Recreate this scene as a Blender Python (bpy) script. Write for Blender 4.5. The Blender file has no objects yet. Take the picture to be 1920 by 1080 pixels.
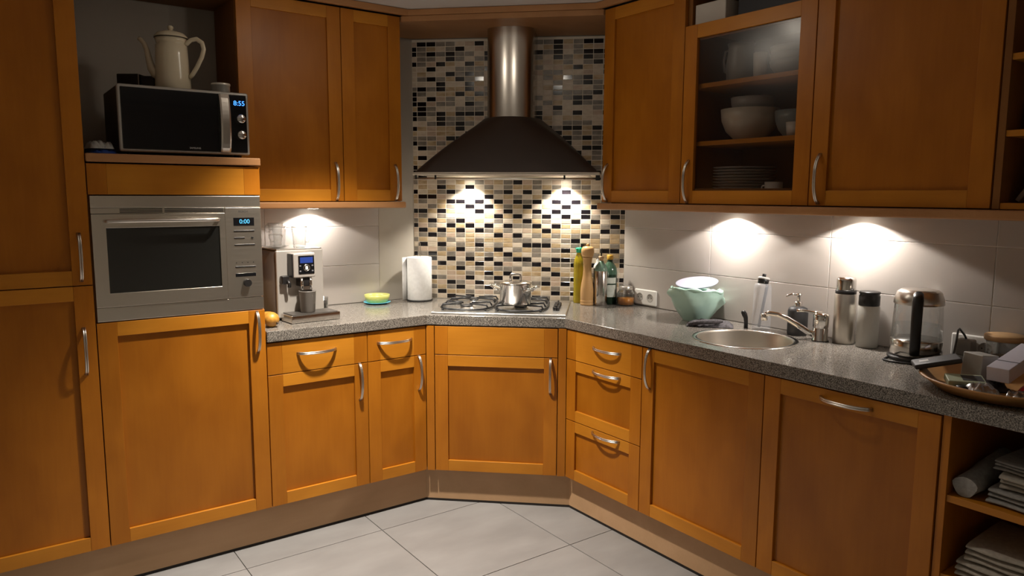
import bpy, bmesh, math, random
from mathutils import Matrix, Vector
random.seed(7)
PI = math.pi
SC = bpy.context.scene
COL = SC.collection
# ------------------------------------------------------------------ camera
CAM = (-2.7868, -3.6084, 1.4821)
cam = bpy.data.cameras.new('camera')
cam.sensor_width = 36.0
cam.lens = 1384.432 * 36 / 1920
cam.clip_start = 0.05
camo = bpy.data.objects.new('camera', cam)
COL.objects.link(camo)
_y, _p, _r = math.radians(54.0333), math.radians(-7.228), math.radians(0.2587)
fw = Vector((math.cos(_y) * math.cos(_p), math.sin(_y) * math.cos(_p), math.sin(_p)))
rt0 = Vector((math.sin(_y), -math.cos(_y), 0))
up0 = rt0.cross(fw)
rt = rt0 * math.cos(_r) + up0 * math.sin(_r)
up = up0 * math.cos(_r) - rt0 * math.sin(_r)
M = Matrix((rt, up, -fw)).transposed().to_4x4()
M.translation = Vector(CAM)
camo.matrix_world = M
SC.camera = camo
# ------------------------------------------------------------------ world, lamps, exposure
w = bpy.data.worlds.new('world'); SC.world = w
w.use_nodes = True
w.node_tree.nodes['Background'].inputs[0].default_value = (0.9, 0.8, 0.7, 1)
w.node_tree.nodes['Background'].inputs[1].default_value = 0.0
SC.view_settings.view_transform = 'Standard'
SC.view_settings.look = 'None'
SC.view_settings.gamma = 1
SC.view_settings.use_curve_mapping = False
SC.view_settings.exposure = 0.0
SC.cycles.transparent_max_bounces = 32
WARM = (1.0, 0.91, 0.80)
LAMP_MAIN = ((-1.58, -1.05), 312.0, (-1.50, -0.86, 0.0), 90)      # ceiling spot in front of the corner
LAMP_ROOM = ((-1.22, -1.45), 270.0, (-3.2, -3.2, 0.0), 118)       # ceiling spot further back in the room
P_PUCK = 16.0                                  # spots under the wall cabinets
P_HOOD = 22.0                                  # spots in the hood

def light(name, kind, loc, power, color, **kw):
    l = bpy.data.lights.new(name, kind)
    l.energy = power; l.color = color
    for k, v in kw.items(): setattr(l, k, v)
    o = bpy.data.objects.new(name, l); COL.objects.link(o); o.location = loc
    return o

# ------------------------------------------------------------------ measured layout (metres)
FL = -0.032                       # floor level
YF, XF = -0.5514, -0.5818         # base fronts, left run / right run
YU, XU = -0.3358, -0.3934         # wall cabinet fronts
ZP, ZS, ZC0, ZCT = 0.1403, 0.7187, 0.8632, 0.910
ZUB, ZUT = 1.4457, 2.3197
A = [-3.06, -2.4534, -1.836, -1.3803, -1.0765]
B = [-1.009, -1.4937, -2.0814, -2.6712, -3.30]
UL = [-1.846, -1.3813, -1.0788]
VR = [-1.0234, -1.5011, -2.0912, -2.6755, -3.30]
WL, WR = Vector((-0.835, 0, 0)), Vector((0, -0.785, 0))
DD = (WR - WL).normalized(); DN = Vector((-DD.y * -1, -DD.x, 0))
DN = Vector((DD.y, -DD.x, 0))
if DN.dot(Vector((-1, -1, 0))) < 0: DN = -DN
DROT = math.atan2(DD.y, DD.x); DLEN = (WR - WL).length
CEIL = 2.3535

# ------------------------------------------------------------------ materials
MATS = {}
def nmat(name):
    m = bpy.data.materials.new(name); m.use_nodes = True
    nt = m.node_tree; b = nt.nodes['Principled BSDF']
    MATS[name] = m
    return m, nt, b
def N(nt, t, **kw):
    n = nt.nodes.new(t)
    for k, v in kw.items(): setattr(n, k, v)
    return n
def plain(name, col, rough=0.5, metal=0.0, **kw):
    m, nt, b = nmat(name)
    b.inputs['Base Color'].default_value = (*col, 1)
    b.inputs['Roughness'].default_value = rough
    b.inputs['Metallic'].default_value = metal
    for k, v in kw.items():
        b.inputs[k.replace('_', ' ')].default_value = v
    return m
def noisy(name, c1, c2, rough=0.5, scale=(8, 8, 8), detail=4, bump=0.0, lo=0.35, hi=0.65, metal=0.0, rough2=None, coord='Object', **kw):
    m, nt, b = nmat(name)
    tc = N(nt, 'ShaderNodeTexCoord'); mp = N(nt, 'ShaderNodeMapping')
    mp.inputs['Scale'].default_value = scale
    no = N(nt, 'ShaderNodeTexNoise'); no.inputs['Scale'].default_value = 1; no.inputs['Detail'].default_value = detail
    nt.links.new(tc.outputs[coord], mp.inputs[0]); nt.links.new(mp.outputs[0], no.inputs['Vector'])
    r = N(nt, 'ShaderNodeValToRGB')
    r.color_ramp.elements[0].position = lo; r.color_ramp.elements[1].position = hi
    r.color_ramp.elements[0].color = (*c1, 1); r.color_ramp.elements[1].color = (*c2, 1)
    nt.links.new(no.outputs['Fac'], r.inputs[0]); nt.links.new(r.outputs[0], b.inputs['Base Color'])
    b.inputs['Roughness'].default_value = rough; b.inputs['Metallic'].default_value = metal
    if bump:
        bp = N(nt, 'ShaderNodeBump'); bp.inputs['Strength'].default_value = bump; bp.inputs['Distance'].default_value = 0.002
        nt.links.new(no.outputs['Fac'], bp.inputs['Height']); nt.links.new(bp.outputs[0], b.inputs['Normal'])
    for k, v in kw.items(): b.inputs[k.replace('_', ' ')].default_value = v
    return m
def wood(name, c1, c2, axis, rough=0.38):
    m, nt, b = nmat(name)
    tc = N(nt, 'ShaderNodeTexCoord'); oi = N(nt, 'ShaderNodeObjectInfo')
    add = N(nt, 'ShaderNodeVectorMath', operation='MULTIPLY_ADD')
    cmb = N(nt, 'ShaderNodeCombineXYZ')
    for i in range(3): nt.links.new(oi.outputs['Random'], cmb.inputs[i])
    add.inputs[1].default_value = (37, 53, 71)
    nt.links.new(cmb.outputs[0], add.inputs[0]); nt.links.new(tc.outputs['Object'], add.inputs[2])
    def layer(sc, detail):
        mp = N(nt, 'ShaderNodeMapping'); mp.inputs['Scale'].default_value = sc
        no = N(nt, 'ShaderNodeTexNoise'); no.inputs['Scale'].default_value = 1; no.inputs['Detail'].default_value = detail
        no.inputs['Distortion'].default_value = 0.4
        nt.links.new(add.outputs[0], mp.inputs[0]); nt.links.new(mp.outputs[0], no.inputs['Vector'])
        return no
    g = {'z': ((90, 90, 6), (7, 7, 3.5)), 'x': ((6, 90, 90), (3.5, 7, 7)), 'y': ((90, 6, 90), (7, 3.5, 7))}[axis]
    n1 = layer(g[0], 3); n2 = layer(g[1], 2)
    mx = N(nt, 'ShaderNodeMath', operation='MULTIPLY_ADD'); mx.inputs[1].default_value = 0.22
    nt.links.new(n1.outputs['Fac'], mx.inputs[0])
    m2 = N(nt, 'ShaderNodeMath', operation='MULTIPLY'); m2.inputs[1].default_value = 0.78
    nt.links.new(n2.outputs['Fac'], m2.inputs[0]); nt.links.new(m2.outputs[0], mx.inputs[2])
    r = N(nt, 'ShaderNodeValToRGB')
    r.color_ramp.elements[0].position = 0.30; r.color_ramp.elements[1].position = 0.70
    r.color_ramp.elements[0].color = (*c1, 1); r.color_ramp.elements[1].color = (*c2, 1)
    nt.links.new(mx.outputs[0], r.inputs[0])
    hv = N(nt, 'ShaderNodeHueSaturation')
    vr = N(nt, 'ShaderNodeMapRange'); vr.inputs['To Min'].default_value = 0.93; vr.inputs['To Max'].default_value = 1.07
    nt.links.new(oi.outputs['Random'], vr.inputs['Value']); nt.links.new(vr.outputs[0], hv.inputs['Value'])
    nt.links.new(r.outputs[0], hv.inputs['Color']); nt.links.new(hv.outputs[0], b.inputs['Base Color'])
    b.inputs['Roughness'].default_value = rough
    b.inputs['Specular IOR Level'].default_value = 0.28
    return m
W1, W2 = (0.330, 0.106, 0.0050), (0.450, 0.158, 0.010)
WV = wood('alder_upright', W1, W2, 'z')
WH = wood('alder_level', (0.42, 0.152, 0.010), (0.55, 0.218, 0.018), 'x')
WP = wood('alder_panel', (0.305, 0.095, 0.0040), (0.405, 0.138, 0.0080), 'z')
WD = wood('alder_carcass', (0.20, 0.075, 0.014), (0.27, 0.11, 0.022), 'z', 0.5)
WR_ = wood('alder_rail_board', (0.36, 0.17, 0.065), (0.44, 0.22, 0.09), 'x', 0.45)
PLN = wood('plinth_wood', (0.46, 0.285, 0.15), (0.54, 0.34, 0.19), 'x', 0.5)
DARK = plain('dark_inside', (0.012, 0.008, 0.006), 0.8)
def steel(name, col, rough, axis=None, aniso=0.0):
    m, nt, b = nmat(name)
    b.inputs['Base Color'].default_value = (*col, 1); b.inputs['Metallic'].default_value = 1
    b.inputs['Roughness'].default_value = rough
    if axis:
        tc = N(nt, 'ShaderNodeTexCoord'); mp = N(nt, 'ShaderNodeMapping')
        mp.inputs['Scale'].default_value = {'x': (4, 900, 900), 'z': (900, 900, 4)}[axis]
        no = N(nt, 'ShaderNodeTexNoise'); no.inputs['Scale'].default_value = 1; no.inputs['Detail'].default_value = 2
        nt.links.new(tc.outputs['Object'], mp.inputs[0]); nt.links.new(mp.outputs[0], no.inputs['Vector'])
        mr = N(nt, 'ShaderNodeMapRange'); mr.inputs['To Min'].default_value = rough - 0.06; mr.inputs['To Max'].default_value = rough + 0.1
        nt.links.new(no.outputs['Fac'], mr.inputs['Value']); nt.links.new(mr.outputs[0], b.inputs['Roughness'])
        bp = N(nt, 'ShaderNodeBump'); bp.inputs['Strength'].default_value = 0.08; bp.inputs['Distance'].default_value = 0.001
        nt.links.new(no.outputs['Fac'], bp.inputs['Height']); nt.links.new(bp.outputs[0], b.inputs['Normal'])
    return m
ST = steel('brushed_steel', (0.74, 0.68, 0.59), 0.30, 'x')
STV = steel('brushed_steel_upright', (0.60, 0.56, 0.50), 0.32, 'z')
SN = steel('satin_nickel', (0.66, 0.62, 0.57), 0.28)
CH = steel('chrome', (0.78, 0.77, 0.75), 0.08)
SP = steel('polished_steel', (0.66, 0.64, 0.61), 0.16)
DUCT = steel('duct_steel', (0.58, 0.54, 0.49), 0.24)
HOB = steel('hob_steel', (0.72, 0.71, 0.69), 0.26, 'x')
BLK = plain('black_plastic', (0.012, 0.011, 0.011), 0.35)
BLG = plain('black_glass', (0.006, 0.006, 0.007), 0.06)
OVG = plain('oven_glass', (0.010, 0.010, 0.009), 0.045, IOR=1.7)
IRON = plain('black_enamel_iron', (0.014, 0.014, 0.015), 0.4)
HOODM = noisy('dark_brown_satin', (0.030, 0.019, 0.014), (0.036, 0.023, 0.017), 0.42, (3, 3, 3))  # hood canopy: nearly even dark brown, satin roughness
WHITE = plain('white_plastic', (0.72, 0.70, 0.66), 0.35)
def glass(name, col=(1, 1, 1), rough=0.02, ior=1.45, edge=0.45, epow=5.0):
    """thin-walled glass: mostly see-through with a Fresnel reflection"""
    m = bpy.data.materials.new(name); m.use_nodes = True; nt = m.node_tree
    nt.nodes.remove(nt.nodes['Principled BSDF'])
    tr = N(nt, 'ShaderNodeBsdfTransparent'); tr.inputs[0].default_value = (*col, 1)
    gl = N(nt, 'ShaderNodeBsdfGlossy'); gl.inputs['Roughness'].default_value = rough
    lw = N(nt, 'ShaderNodeLayerWeight'); lw.inputs[0].default_value = 0.5
    pw = N(nt, 'ShaderNodeMath', operation='POWER'); pw.inputs[1].default_value = epow
    nt.links.new(lw.outputs['Facing'], pw.inputs[0])
    fr = N(nt, 'ShaderNodeMath', operation='MULTIPLY_ADD'); fr.inputs[1].default_value = edge; fr.inputs[2].default_value = ((ior - 1) / (ior + 1)) ** 2
    nt.links.new(pw.outputs[0], fr.inputs[0])
    mx = N(nt, 'ShaderNodeMixShader')
    nt.links.new(fr.outputs[0], mx.inputs[0]); nt.links.new(tr.outputs[0], mx.inputs[1]); nt.links.new(gl.outputs[0], mx.inputs[2])
    nt.links.new(mx.outputs[0], nt.nodes['Material Output'].inputs[0])
    return m
GL = glass('clear_glass', (0.90, 0.91, 0.91), 0.02, 1.5, 0.85, 2.2)
def emis(name, col, s):
    m, nt, b = nmat(name)
    b.inputs['Base Color'].default_value = (0, 0, 0, 1)
    b.inputs['Emission Color'].default_value = (*col, 1); b.inputs['Emission Strength'].default_value = s
    return m
LAMPM = emis('lamp_face', (1, 0.93, 0.8), 30)
BULB = emis('bulb', (1, 0.90, 0.76), 85)
BLUE = emis('blue_digits', (0.05, 0.25, 1.0), 3.0)
CYAN = emis('cyan_digits', (0.10, 0.55, 0.95), 1.6)
# granite
def granite():
    m, nt, b = nmat('grey_granite')
    tc = N(nt, 'ShaderNodeTexCoord')
    n1 = N(nt, 'ShaderNodeTexNoise'); n1.inputs['Scale'].default_value = 300; n1.inputs['Detail'].default_value = 3
    n2 = N(nt, 'ShaderNodeTexVoronoi'); n2.inputs['Scale'].default_value = 380
    nt.links.new(tc.outputs['Object'], n1.inputs['Vector']); nt.links.new(tc.outputs['Object'], n2.inputs['Vector'])
    r = N(nt, 'ShaderNodeValToRGB')
    e = r.color_ramp.elements
    e[0].position = 0.36; e[0].color = (0.050, 0.044, 0.038, 1)
    e[1].position = 0.66; e[1].color = (0.36, 0.33, 0.29, 1)
    k = e.new(0.5); k.color = (0.165, 0.150, 0.132, 1)
    mx = N(nt, 'ShaderNodeMath', operation='MULTIPLY_ADD'); mx.inputs[1].default_value = 0.25
    sp = N(nt, 'ShaderNodeSeparateColor'); nt.links.new(n2.outputs['Color'], sp.inputs[0])
    sb = N(nt, 'ShaderNodeMath', operation='SUBTRACT'); sb.inputs[1].default_value = 0.5
    nt.links.new(sp.outputs[0], sb.inputs[0]); nt.links.new(sb.outputs[0], mx.inputs[0]); nt.links.new(n1.outputs['Fac'], mx.inputs[2])
    nt.links.new(mx.outputs[0], r.inputs[0]); nt.links.new(r.outputs[0], b.inputs['Base Color'])
    b.inputs['Roughness'].default_value = 0.17
    return m
GRAN = granite()
FTILE = noisy('floor_tile', (0.25, 0.245, 0.24), (0.31, 0.305, 0.30), 0.42, (2.5, 6, 1), 6, coord='Object')
FGROUT = plain('floor_grout', (0.16, 0.15, 0.14), 0.8)
WTILE = noisy('wall_tile', (0.44, 0.40, 0.365), (0.47, 0.43, 0.395), 0.22, (2, 2, 2))
WGROUT = plain('wall_grout', (0.80, 0.78, 0.74), 0.8)
PAINT = noisy('wall_paint', (0.44, 0.40, 0.34), (0.47, 0.43, 0.37), 0.8, (3, 3, 3))
PAINT2 = noisy('room_paint', (0.56, 0.53, 0.46), (0.60, 0.57, 0.50), 0.8, (3, 3, 3))
CEILM = noisy('ceiling_paint', (0.66, 0.64, 0.62), (0.69, 0.67, 0.65), 0.85, (2, 2, 2))
MOS = {
    'K': noisy('mosaic_black', (0.006, 0.005, 0.007), (0.011, 0.009, 0.011), 0.13, (40, 40, 40)),
    'G': noisy('mosaic_grey', (0.20, 0.175, 0.145), (0.30, 0.265, 0.22), 0.34, (30, 30, 60)),
    'B': noisy('mosaic_cream', (0.60, 0.50, 0.38), (0.70, 0.61, 0.49), 0.38, (30, 30, 60)),
    'T': noisy('mosaic_tan', (0.42, 0.29, 0.15), (0.58, 0.45, 0.28), 0.38, (25, 25, 70)),
    'P': noisy('mosaic_rose', (0.50, 0.37, 0.27), (0.60, 0.47, 0.36), 0.38, (30, 30, 60)),
}
MGROUT = plain('mosaic_grout', (0.80, 0.73, 0.62), 0.8)

# ------------------------------------------------------------------ mesh helpers
class MB:
    def __init__(s): s.v = []; s.f = []; s.sm = []
    def add(s, vs, fs, smooth=False):
        o = len(s.v); s.v += [tuple(v) for v in vs]
        for f in fs: s.f.append([i + o for i in f]); s.sm.append(smooth)
        return s
    def box(s, x0, x1, y0, y1, z0, z1):
        vs = [(x, y, z) for x in (x0, x1) for y in (y0, y1) for z in (z0, z1)]
        return s.add(vs, [(0, 1, 3, 2), (4, 6, 7, 5), (0, 4, 5, 1), (2, 3, 7, 6), (0, 2, 6, 4), (1, 5, 7, 3)])
    def prism(s, poly, z0, z1):
        n = len(poly)
        a = sum(poly[i][0] * poly[(i + 1) % n][1] - poly[(i + 1) % n][0] * poly[i][1] for i in range(n))
        if a < 0: poly = poly[::-1]
        vs = [(x, y, z0) for x, y in poly] + [(x, y, z1) for x, y in poly]
        return s.add(vs, [list(range(n))[::-1], list(range(n, 2 * n))] + [(i, (i + 1) % n, n + (i + 1) % n, n + i) for i in range(n)])
    def lathe(s, prof, n=32, c=(0, 0), smooth=True, sx=1, sy=1):
        vs = []; fs = []; m = len(prof); idx = []
        for r, z in prof:
            if r < 1e-6: idx.append([len(vs)] * n); vs.append((c[0], c[1], z))
            else:
                idx.append(list(range(len(vs), len(vs) + n)))
                vs += [(c[0] + r * sx * math.cos(2 * PI * k / n), c[1] + r * sy * math.sin(2 * PI * k / n), z) for k in range(n)]
        for i in range(m - 1):
            for k in range(n):
                q = [idx[i][k], idx[i][(k + 1) % n], idx[i + 1][(k + 1) % n], idx[i + 1][k]]
                u = []
                for t in q:
                    if t not in u: u.append(t)
                if len(u) > 2: fs.append(u)
        return s.add(vs, fs, smooth)
    def cyl(s, r, z0, z1, n=32, c=(0, 0), bev=None):
        b = min(r, z1 - z0) * 0.08 if bev is None else bev
        s.lathe([(0, z0), (r - b, z0)], n, c, False); s.lathe([(r - b, z0), (r, z0 + b), (r, z1 - b), (r - b, z1)], n, c)
        return s.lathe([(r - b, z1), (0, z1)], n, c, False)
    def tube(s, path, r, n=8, closed=False, caps=True, flat=1.0, upv=None):
        P = [Vector(p) for p in path]; m = len(P); vs = []; fs = []
        rs = r if isinstance(r, (list, tuple)) else [r] * m
        ref = Vector(upv) if upv else None; prev = None
        for i in range(m):
            t = (P[(i + 1) % m] - P[i - 1]) if closed else (P[min(i + 1, m - 1)] - P[max(i - 1, 0)])
            t.normalize()
            if ref is not None: a = ref - t * ref.dot(t)
            elif prev is None:
                a = Vector((0, 0, 1)) if abs(t.z) < 0.9 else Vector((1, 0, 0)); a = a - t * a.dot(t)
            else: a = prev - t * prev.dot(t)
            a.normalize(); prev = a; b = t.cross(a)
            for k in range(n):
                q = 2 * PI * k / n
                vs.append(P[i] + a * (math.cos(q) * rs[i] * flat) + b * (math.sin(q) * rs[i]))
        for i in range(m if closed else m - 1):
            j = (i + 1) % m
            for k in range(n): fs.append((i * n + k, i * n + (k + 1) % n, j * n + (k + 1) % n, j * n + k))
        if caps and not closed: fs += [list(range(n))[::-1], list(range((m - 1) * n, m * n))]
        return s.add(vs, fs, True)
    def grid(s, rows, smooth=True, closed=False):
        n = len(rows[0]); vs = [v for r in rows for v in r]; fs = []
        for i in range(len(rows) - 1):
            for k in range(n if closed else n - 1):
                fs.append((i * n + k, i * n + (k + 1) % n, (i + 1) * n + (k + 1) % n, (i + 1) * n + k))
        return s.add(vs, fs, smooth)
    def xf(s, m):
        s.v = [tuple(m @ Vector(v)) for v in s.v]; return s
    def rot(s, ax, deg): return s.xf(Matrix.Rotation(math.radians(deg), 4, ax))
    def mv(s, x, y, z): return s.xf(Matrix.Translation((x, y, z)))
    def mesh(s, name, mat):
        me = bpy.data.meshes.new(name); me.from_pydata(s.v, [], s.f)
        me.polygons.foreach_set('use_smooth', s.sm)
        if mat: me.materials.append(mat)
        bm = bmesh.new(); bm.from_mesh(me); bmesh.ops.recalc_face_normals(bm, faces=bm.faces); bm.to_mesh(me); bm.free()
        return me
    def build(s, name, mat, parent=None, bevel=0.0, label=None, solid=0.0, sub=0):
        o = bpy.data.objects.new(name, s.mesh(name, mat)); COL.objects.link(o)
        if parent is not None:
            o.parent = parent
            if parent.get('zb') is not None: o.location.z = -parent['zb']
        if solid:
            md = o.modifiers.new('solid', 'SOLIDIFY'); md.thickness = solid; md.offset = -1
        if bevel:
            md = o.modifiers.new('bevel', 'BEVEL'); md.width = bevel; md.segments = 2; md.limit_method = 'ANGLE'; md.angle_limit = 0.7
            for pl in o.data.polygons: pl.use_smooth = True
            o.modifiers.new('wn', 'WEIGHTED_NORMAL').keep_sharp = True
        if sub:
            md = o.modifiers.new('sub', 'SUBSURF'); md.levels = sub; md.render_levels = sub
        if label: o['label'] = label
        return o
def tag(o, label, cat, group=None):
    o['label'] = label; o['category'] = cat
    if group: o['group'] = group
    return o
def thing(name, label, cat, loc=(0, 0, 0), rotz=0.0, group=None, zb=None):
    o = bpy.data.objects.new(name, None); COL.objects.link(o)
    o.empty_display_size = 0.05
    o.location = loc; o.rotation_euler = (0, 0, rotz)
    if zb is not None:
        o['zb'] = zb; o.location.z += zb
    return tag(o, label, cat, group)
def struct(o):
    o['kind'] = 'structure'; return o
def copy_tree(o, parent=None):
    c = o.copy(); COL.objects.link(c)
    if parent is not None: c.parent = parent
    for ch in list(o.children): copy_tree(ch, c)
    return c
def text(name, body, size, mat, parent, mtx, extrude=0.0004):
    cu = bpy.data.curves.new(name, 'FONT'); cu.body = body; cu.size = size; cu.extrude = extrude
    cu.align_x = 'CENTER'; cu.align_y = 'CENTER'
    t = bpy.data.objects.new(name, cu); COL.objects.link(t)
    dg = bpy.context.evaluated_depsgraph_get(); dg.update()
    me = bpy.data.meshes.new_from_object(t.evaluated_get(dg))
    bpy.data.objects.remove(t); bpy.data.curves.remove(cu)
    me.transform(mtx); me.materials.clear(); me.materials.append(mat)
    o = bpy.data.objects.new(name, me); COL.objects.link(o); o.parent = parent
    if parent.get('zb') is not None: o.location.z = -parent['zb']
    return o
FACE = Matrix.Rotation(PI / 2, 4, 'X')           # text plane -> faces local -y
def arc_pts(a0, a1, r, n, c=(0, 0)):
    return [(c[0] + r * math.cos(a0 + (a1 - a0) * i / (n - 1)), c[1] + r * math.sin(a0 + (a1 - a0) * i / (n - 1))) for i in range(n)]

# ------------------------------------------------------------------ the room
X0, Y0 = -4.7, -5.6
fl = struct(MB().box(X0, 0.1, Y0, 0.1, FL - 0.06, FL - 0.004).build('floor', FGROUT))
# floor tiles 60 x 60, joints at measured places
TX, TY, TP = -1.389, -1.29, 0.603
tile_me = MB().box(0.002, TP - 0.002, 0.002, TP - 0.002, -0.004, 0.0).mesh('floor_tile', FTILE)
for i in range(-6, 3):
    for j in range(-8, 3):
        x, y = TX + i * TP, TY + j * TP
        if x + TP < X0 or y + TP < Y0 or x > 0 or y > 0: continue
        o = bpy.data.objects.new('floor_tile', tile_me); COL.objects.link(o)
        o.parent = fl; o.location = (x, y, FL)
struct(MB().box(X0, 0.1, Y0, 0.1, CEIL, CEIL + 0.06).build('ceiling', CEILM))
wl = struct(MB().box(X0, WL.x, 0.0, 0.1, FL, CEIL).build('wall_left', PAINT))
wr = struct(MB().box(0.0, 0.1, Y0, WR.y, FL, CEIL).build('wall_right', PAINT))
wd = struct(MB().prism([(WL.x, 0), (0, WR.y), (0.1, WR.y), (0.1, 0.1), (WL.x, 0.1)], FL, CEIL).build('wall_diagonal', PAINT))
struct(MB().box(X0, 0.1, Y0 - 0.1, Y0, FL, CEIL).build('wall_back', PAINT2))
struct(MB().box(X0 - 0.1, X0, Y0, 0.1, FL, CEIL).build('wall_side', PAINT2))
# wall tiles 60 x 20
def wtiles(parent, spans, f):
    for z0, z1 in ((0.912, 1.1105), (1.1135, 1.3125), (1.3155, 1.4445)):
        for s0, s1 in spans:
            MB().box(*f(s0 + 0.0015, s1 - 0.0015), z0, z1).build('wall_tile', WTILE, parent, 0.0015)
MB().box(-1.836, -1.05, -0.0035, 0.0, 0.911, 1.4455).build('grout_bed', WGROUT, wl)
wtiles(wl, ((-1.836, -1.655), (-1.655, -1.05)), lambda a, b: (a, b, -0.006, -0.0035))
MB().box(-1.05, -0.842, -0.005, 0.0, 0.911, 2.29).build('plaster_strip', PAINT, wl)
MB().box(-0.0035, 0.0, -3.3, -0.787, 0.911, 1.4455).build('grout_bed', WGROUT, wr)
wtiles(wr, ((-1.358, -0.79), (-1.958, -1.358), (-2.556, -1.958), (-3.15, -2.556)), lambda a, b: (-0.006, -0.0035, a, b))

# mosaic on the diagonal wall
MOSROWS = """
GKBGBGKBKKTKTKGKBKTKGBB
GTBGBTBGPTGKPGBPBGTBKGT
BTBKTBKBGBGTTGTGBGGBBTK
KBTGKGBBTGKBKBKTKPTGKGB
TKKPBTBBKBTGBTGBBBPKBTG
TGBTKKBKPKPKGKBKBKGTGKB
BBGTGBKBKTGTKBTPKBTKKBT
KKTKTPBKBPKBTKBKBBKPKGK
PGBGBBBBTKTKBGKBKBKGPKG
GTKTGKBTBGBTKTGBPKBKBTT
KPGBKTKBKBKGGKBKTBGTGKT
PKTKTKPKGTGBPTKTBTTBKGK
BGKGPGTBBKPKBGTGTGKGBTB
GTBTGBTGTTTGGBGBGKBTGTG
BKBKBGTKBGTBKKKTBGKTBGT
GPPGTKBGTKBGTGPGKPTBKKB
KGKTGPGTGTKTBGBBTBBGTTG
BBKBKBKBKBGKKBGKKGTBTGK
KBPKBGTKBKPBGKPGGKTKBTK
TBGTTKBGTGGGBTKTBTKBGBP
GKBBPTGTKTKBTTBKTBKGTBB
BTKGPPKBGKBKPBGPGKBTKGK
KBTPKGPKBGTGBGKPKBTKBTG
TGGTGKBGKBTBTBTGBGKBTBT
BTBKTTGPPGBTTTBKTKBTKBG
TBGBKBKBGBGKGKGBGBTKBGK
""".split()
NC, PZ = 22.0, 0.02585
PX = DLEN / NC
zr1 = 0.9125
rows = []
nrow = 54
rng = random.Random(3)
for r in range(nrow):                       # r = 0 at the counter, upwards
    if r < 26: rows.append(MOSROWS[25 - r])
    else:
        s = ''
        for k in range(23):
            c = rng.choices('KGBTP', (33, 24, 22, 14, 9))[0]
            if c == 'K' and s and s[-1] == 'K' and rng.random() < 0.7: c = 'G'
            s += c
        rows.append(s)
def mtile(w, h, d=0.0035, ch=0.0012):
    vs = [(0, 0, 0), (w, 0, 0), (w, 0, h), (0, 0, h), (0, -d + ch, 0), (w, -d + ch, 0), (w, -d + ch, h), (0, -d + ch, h),
          (ch, -d, ch), (w - ch, -d, ch), (w - ch, -d, h - ch), (ch, -d, h - ch)]
    fs = [(8, 9, 10, 11)]
    for k in range(4):
        j = (k + 1) % 4
        fs += [(k, j, 4 + j, 4 + k), (4 + k, 4 + j, 8 + j, 8 + k)]
    return vs, fs
g = 0.0026
FRAME_D = Matrix.Translation(WL) @ Matrix.Rotation(DROT, 4, 'Z')
MB().box(0.0, DLEN, -0.0046, 0.004, 0.911, 2.294).xf(FRAME_D).build('grout_bed', MGROUT, wd)
cells = []
for r in range(nrow):
    for k in range(23):
        s0 = 0 if k == 0 else (k - 0.5) * PX
        wdt = PX * 0.5 if k in (0, 22) else PX
        z0 = zr1 + r * PZ
        if z0 + PZ > 2.296: continue
        p = FRAME_D @ Vector((s0 + wdt / 2, 0, z0))
        vis = 0 if (r <= 26 and not (k <= 2 and r < 10)) else 1
        cells.append((vis, (p - Vector(CAM)).length, s0, wdt, z0, rows[r][k], k in (0, 22)))
cells.sort()
tm = {}
for c in MOS:
    for half in (0, 1):
        v, f = mtile((PX * 0.5 if half else PX) - g, PZ - g)
        tm[c, half] = MB().add(v, f).mesh('mosaic_tile', MOS[c])
for vis, d, s0, wdt, z0, c, half in cells[:300]:
    o = bpy.data.objects.new('mosaic_tile', tm[c, int(half)]); COL.objects.link(o); o.parent = wd
    o.matrix_local = FRAME_D @ Matrix.Translation((s0 + g / 2, -0.002, z0 + g / 2))
mb = MB(); mi = []; keys = list(MOS)
for vis, d, s0, wdt, z0, c, half in cells[300:]:
    v, f = mtile(wdt - g, PZ - g)
    mb.add([FRAME_D @ (Vector(q) + Vector((s0 + g / 2, -0.002, z0 + g / 2))) for q in v], f); mi += [keys.index(c)] * len(f)
o = mb.build('mosaic_tiles', None, wd); o['kind'] = 'stuff'
for c in keys: o.data.materials.append(MOS[c])
o.data.polygons.foreach_set('material_index', mi)

# plinths
KL = Vector((A[4], YF, 0)); KR = Vector((XF, B[0], 0)); KD = (KR - KL).normalized(); KROT = math.atan2(KD.y, KD.x); KLEN = (KR - KL).length
KN = Vector((-KD.y, KD.x, 0))
def mitre(o):
    q = KL + KN * o
    l = q + KD * ((YF + o - q.y) / KD.y); r = q + KD * ((XF + o - q.x) / KD.x)
    return l, r
l0, r0 = mitre(0.045); l1, r1 = mitre(0.060)
for nm, mt, z0, z1 in (('baseboard', PLN, FL + 0.012, ZP + 0.01), ('trim', DARK, FL, FL + 0.012)):
    nn = [nm + '_left', nm + '_corner', nm + '_right'] if nm == 'baseboard' else ['trim_1', 'trim_2', 'trim_3']
    struct(MB().prism([(A[0], YF + 0.045), (l0.x, l0.y), (l1.x, l1.y), (A[0], YF + 0.06)], z0, z1).build(nn[0], mt))
    struct(MB().prism([(l0.x, l0.y), (r0.x, r0.y), (r1.x, r1.y), (l1.x, l1.y)], z0, z1).build(nn[1], mt))
    struct(MB().prism([(r0.x, r0.y), (XF + 0.045, -3.3), (XF + 0.06, -3.3), (r1.x, r1.y)], z0, z1).build(nn[2], mt))
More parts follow.
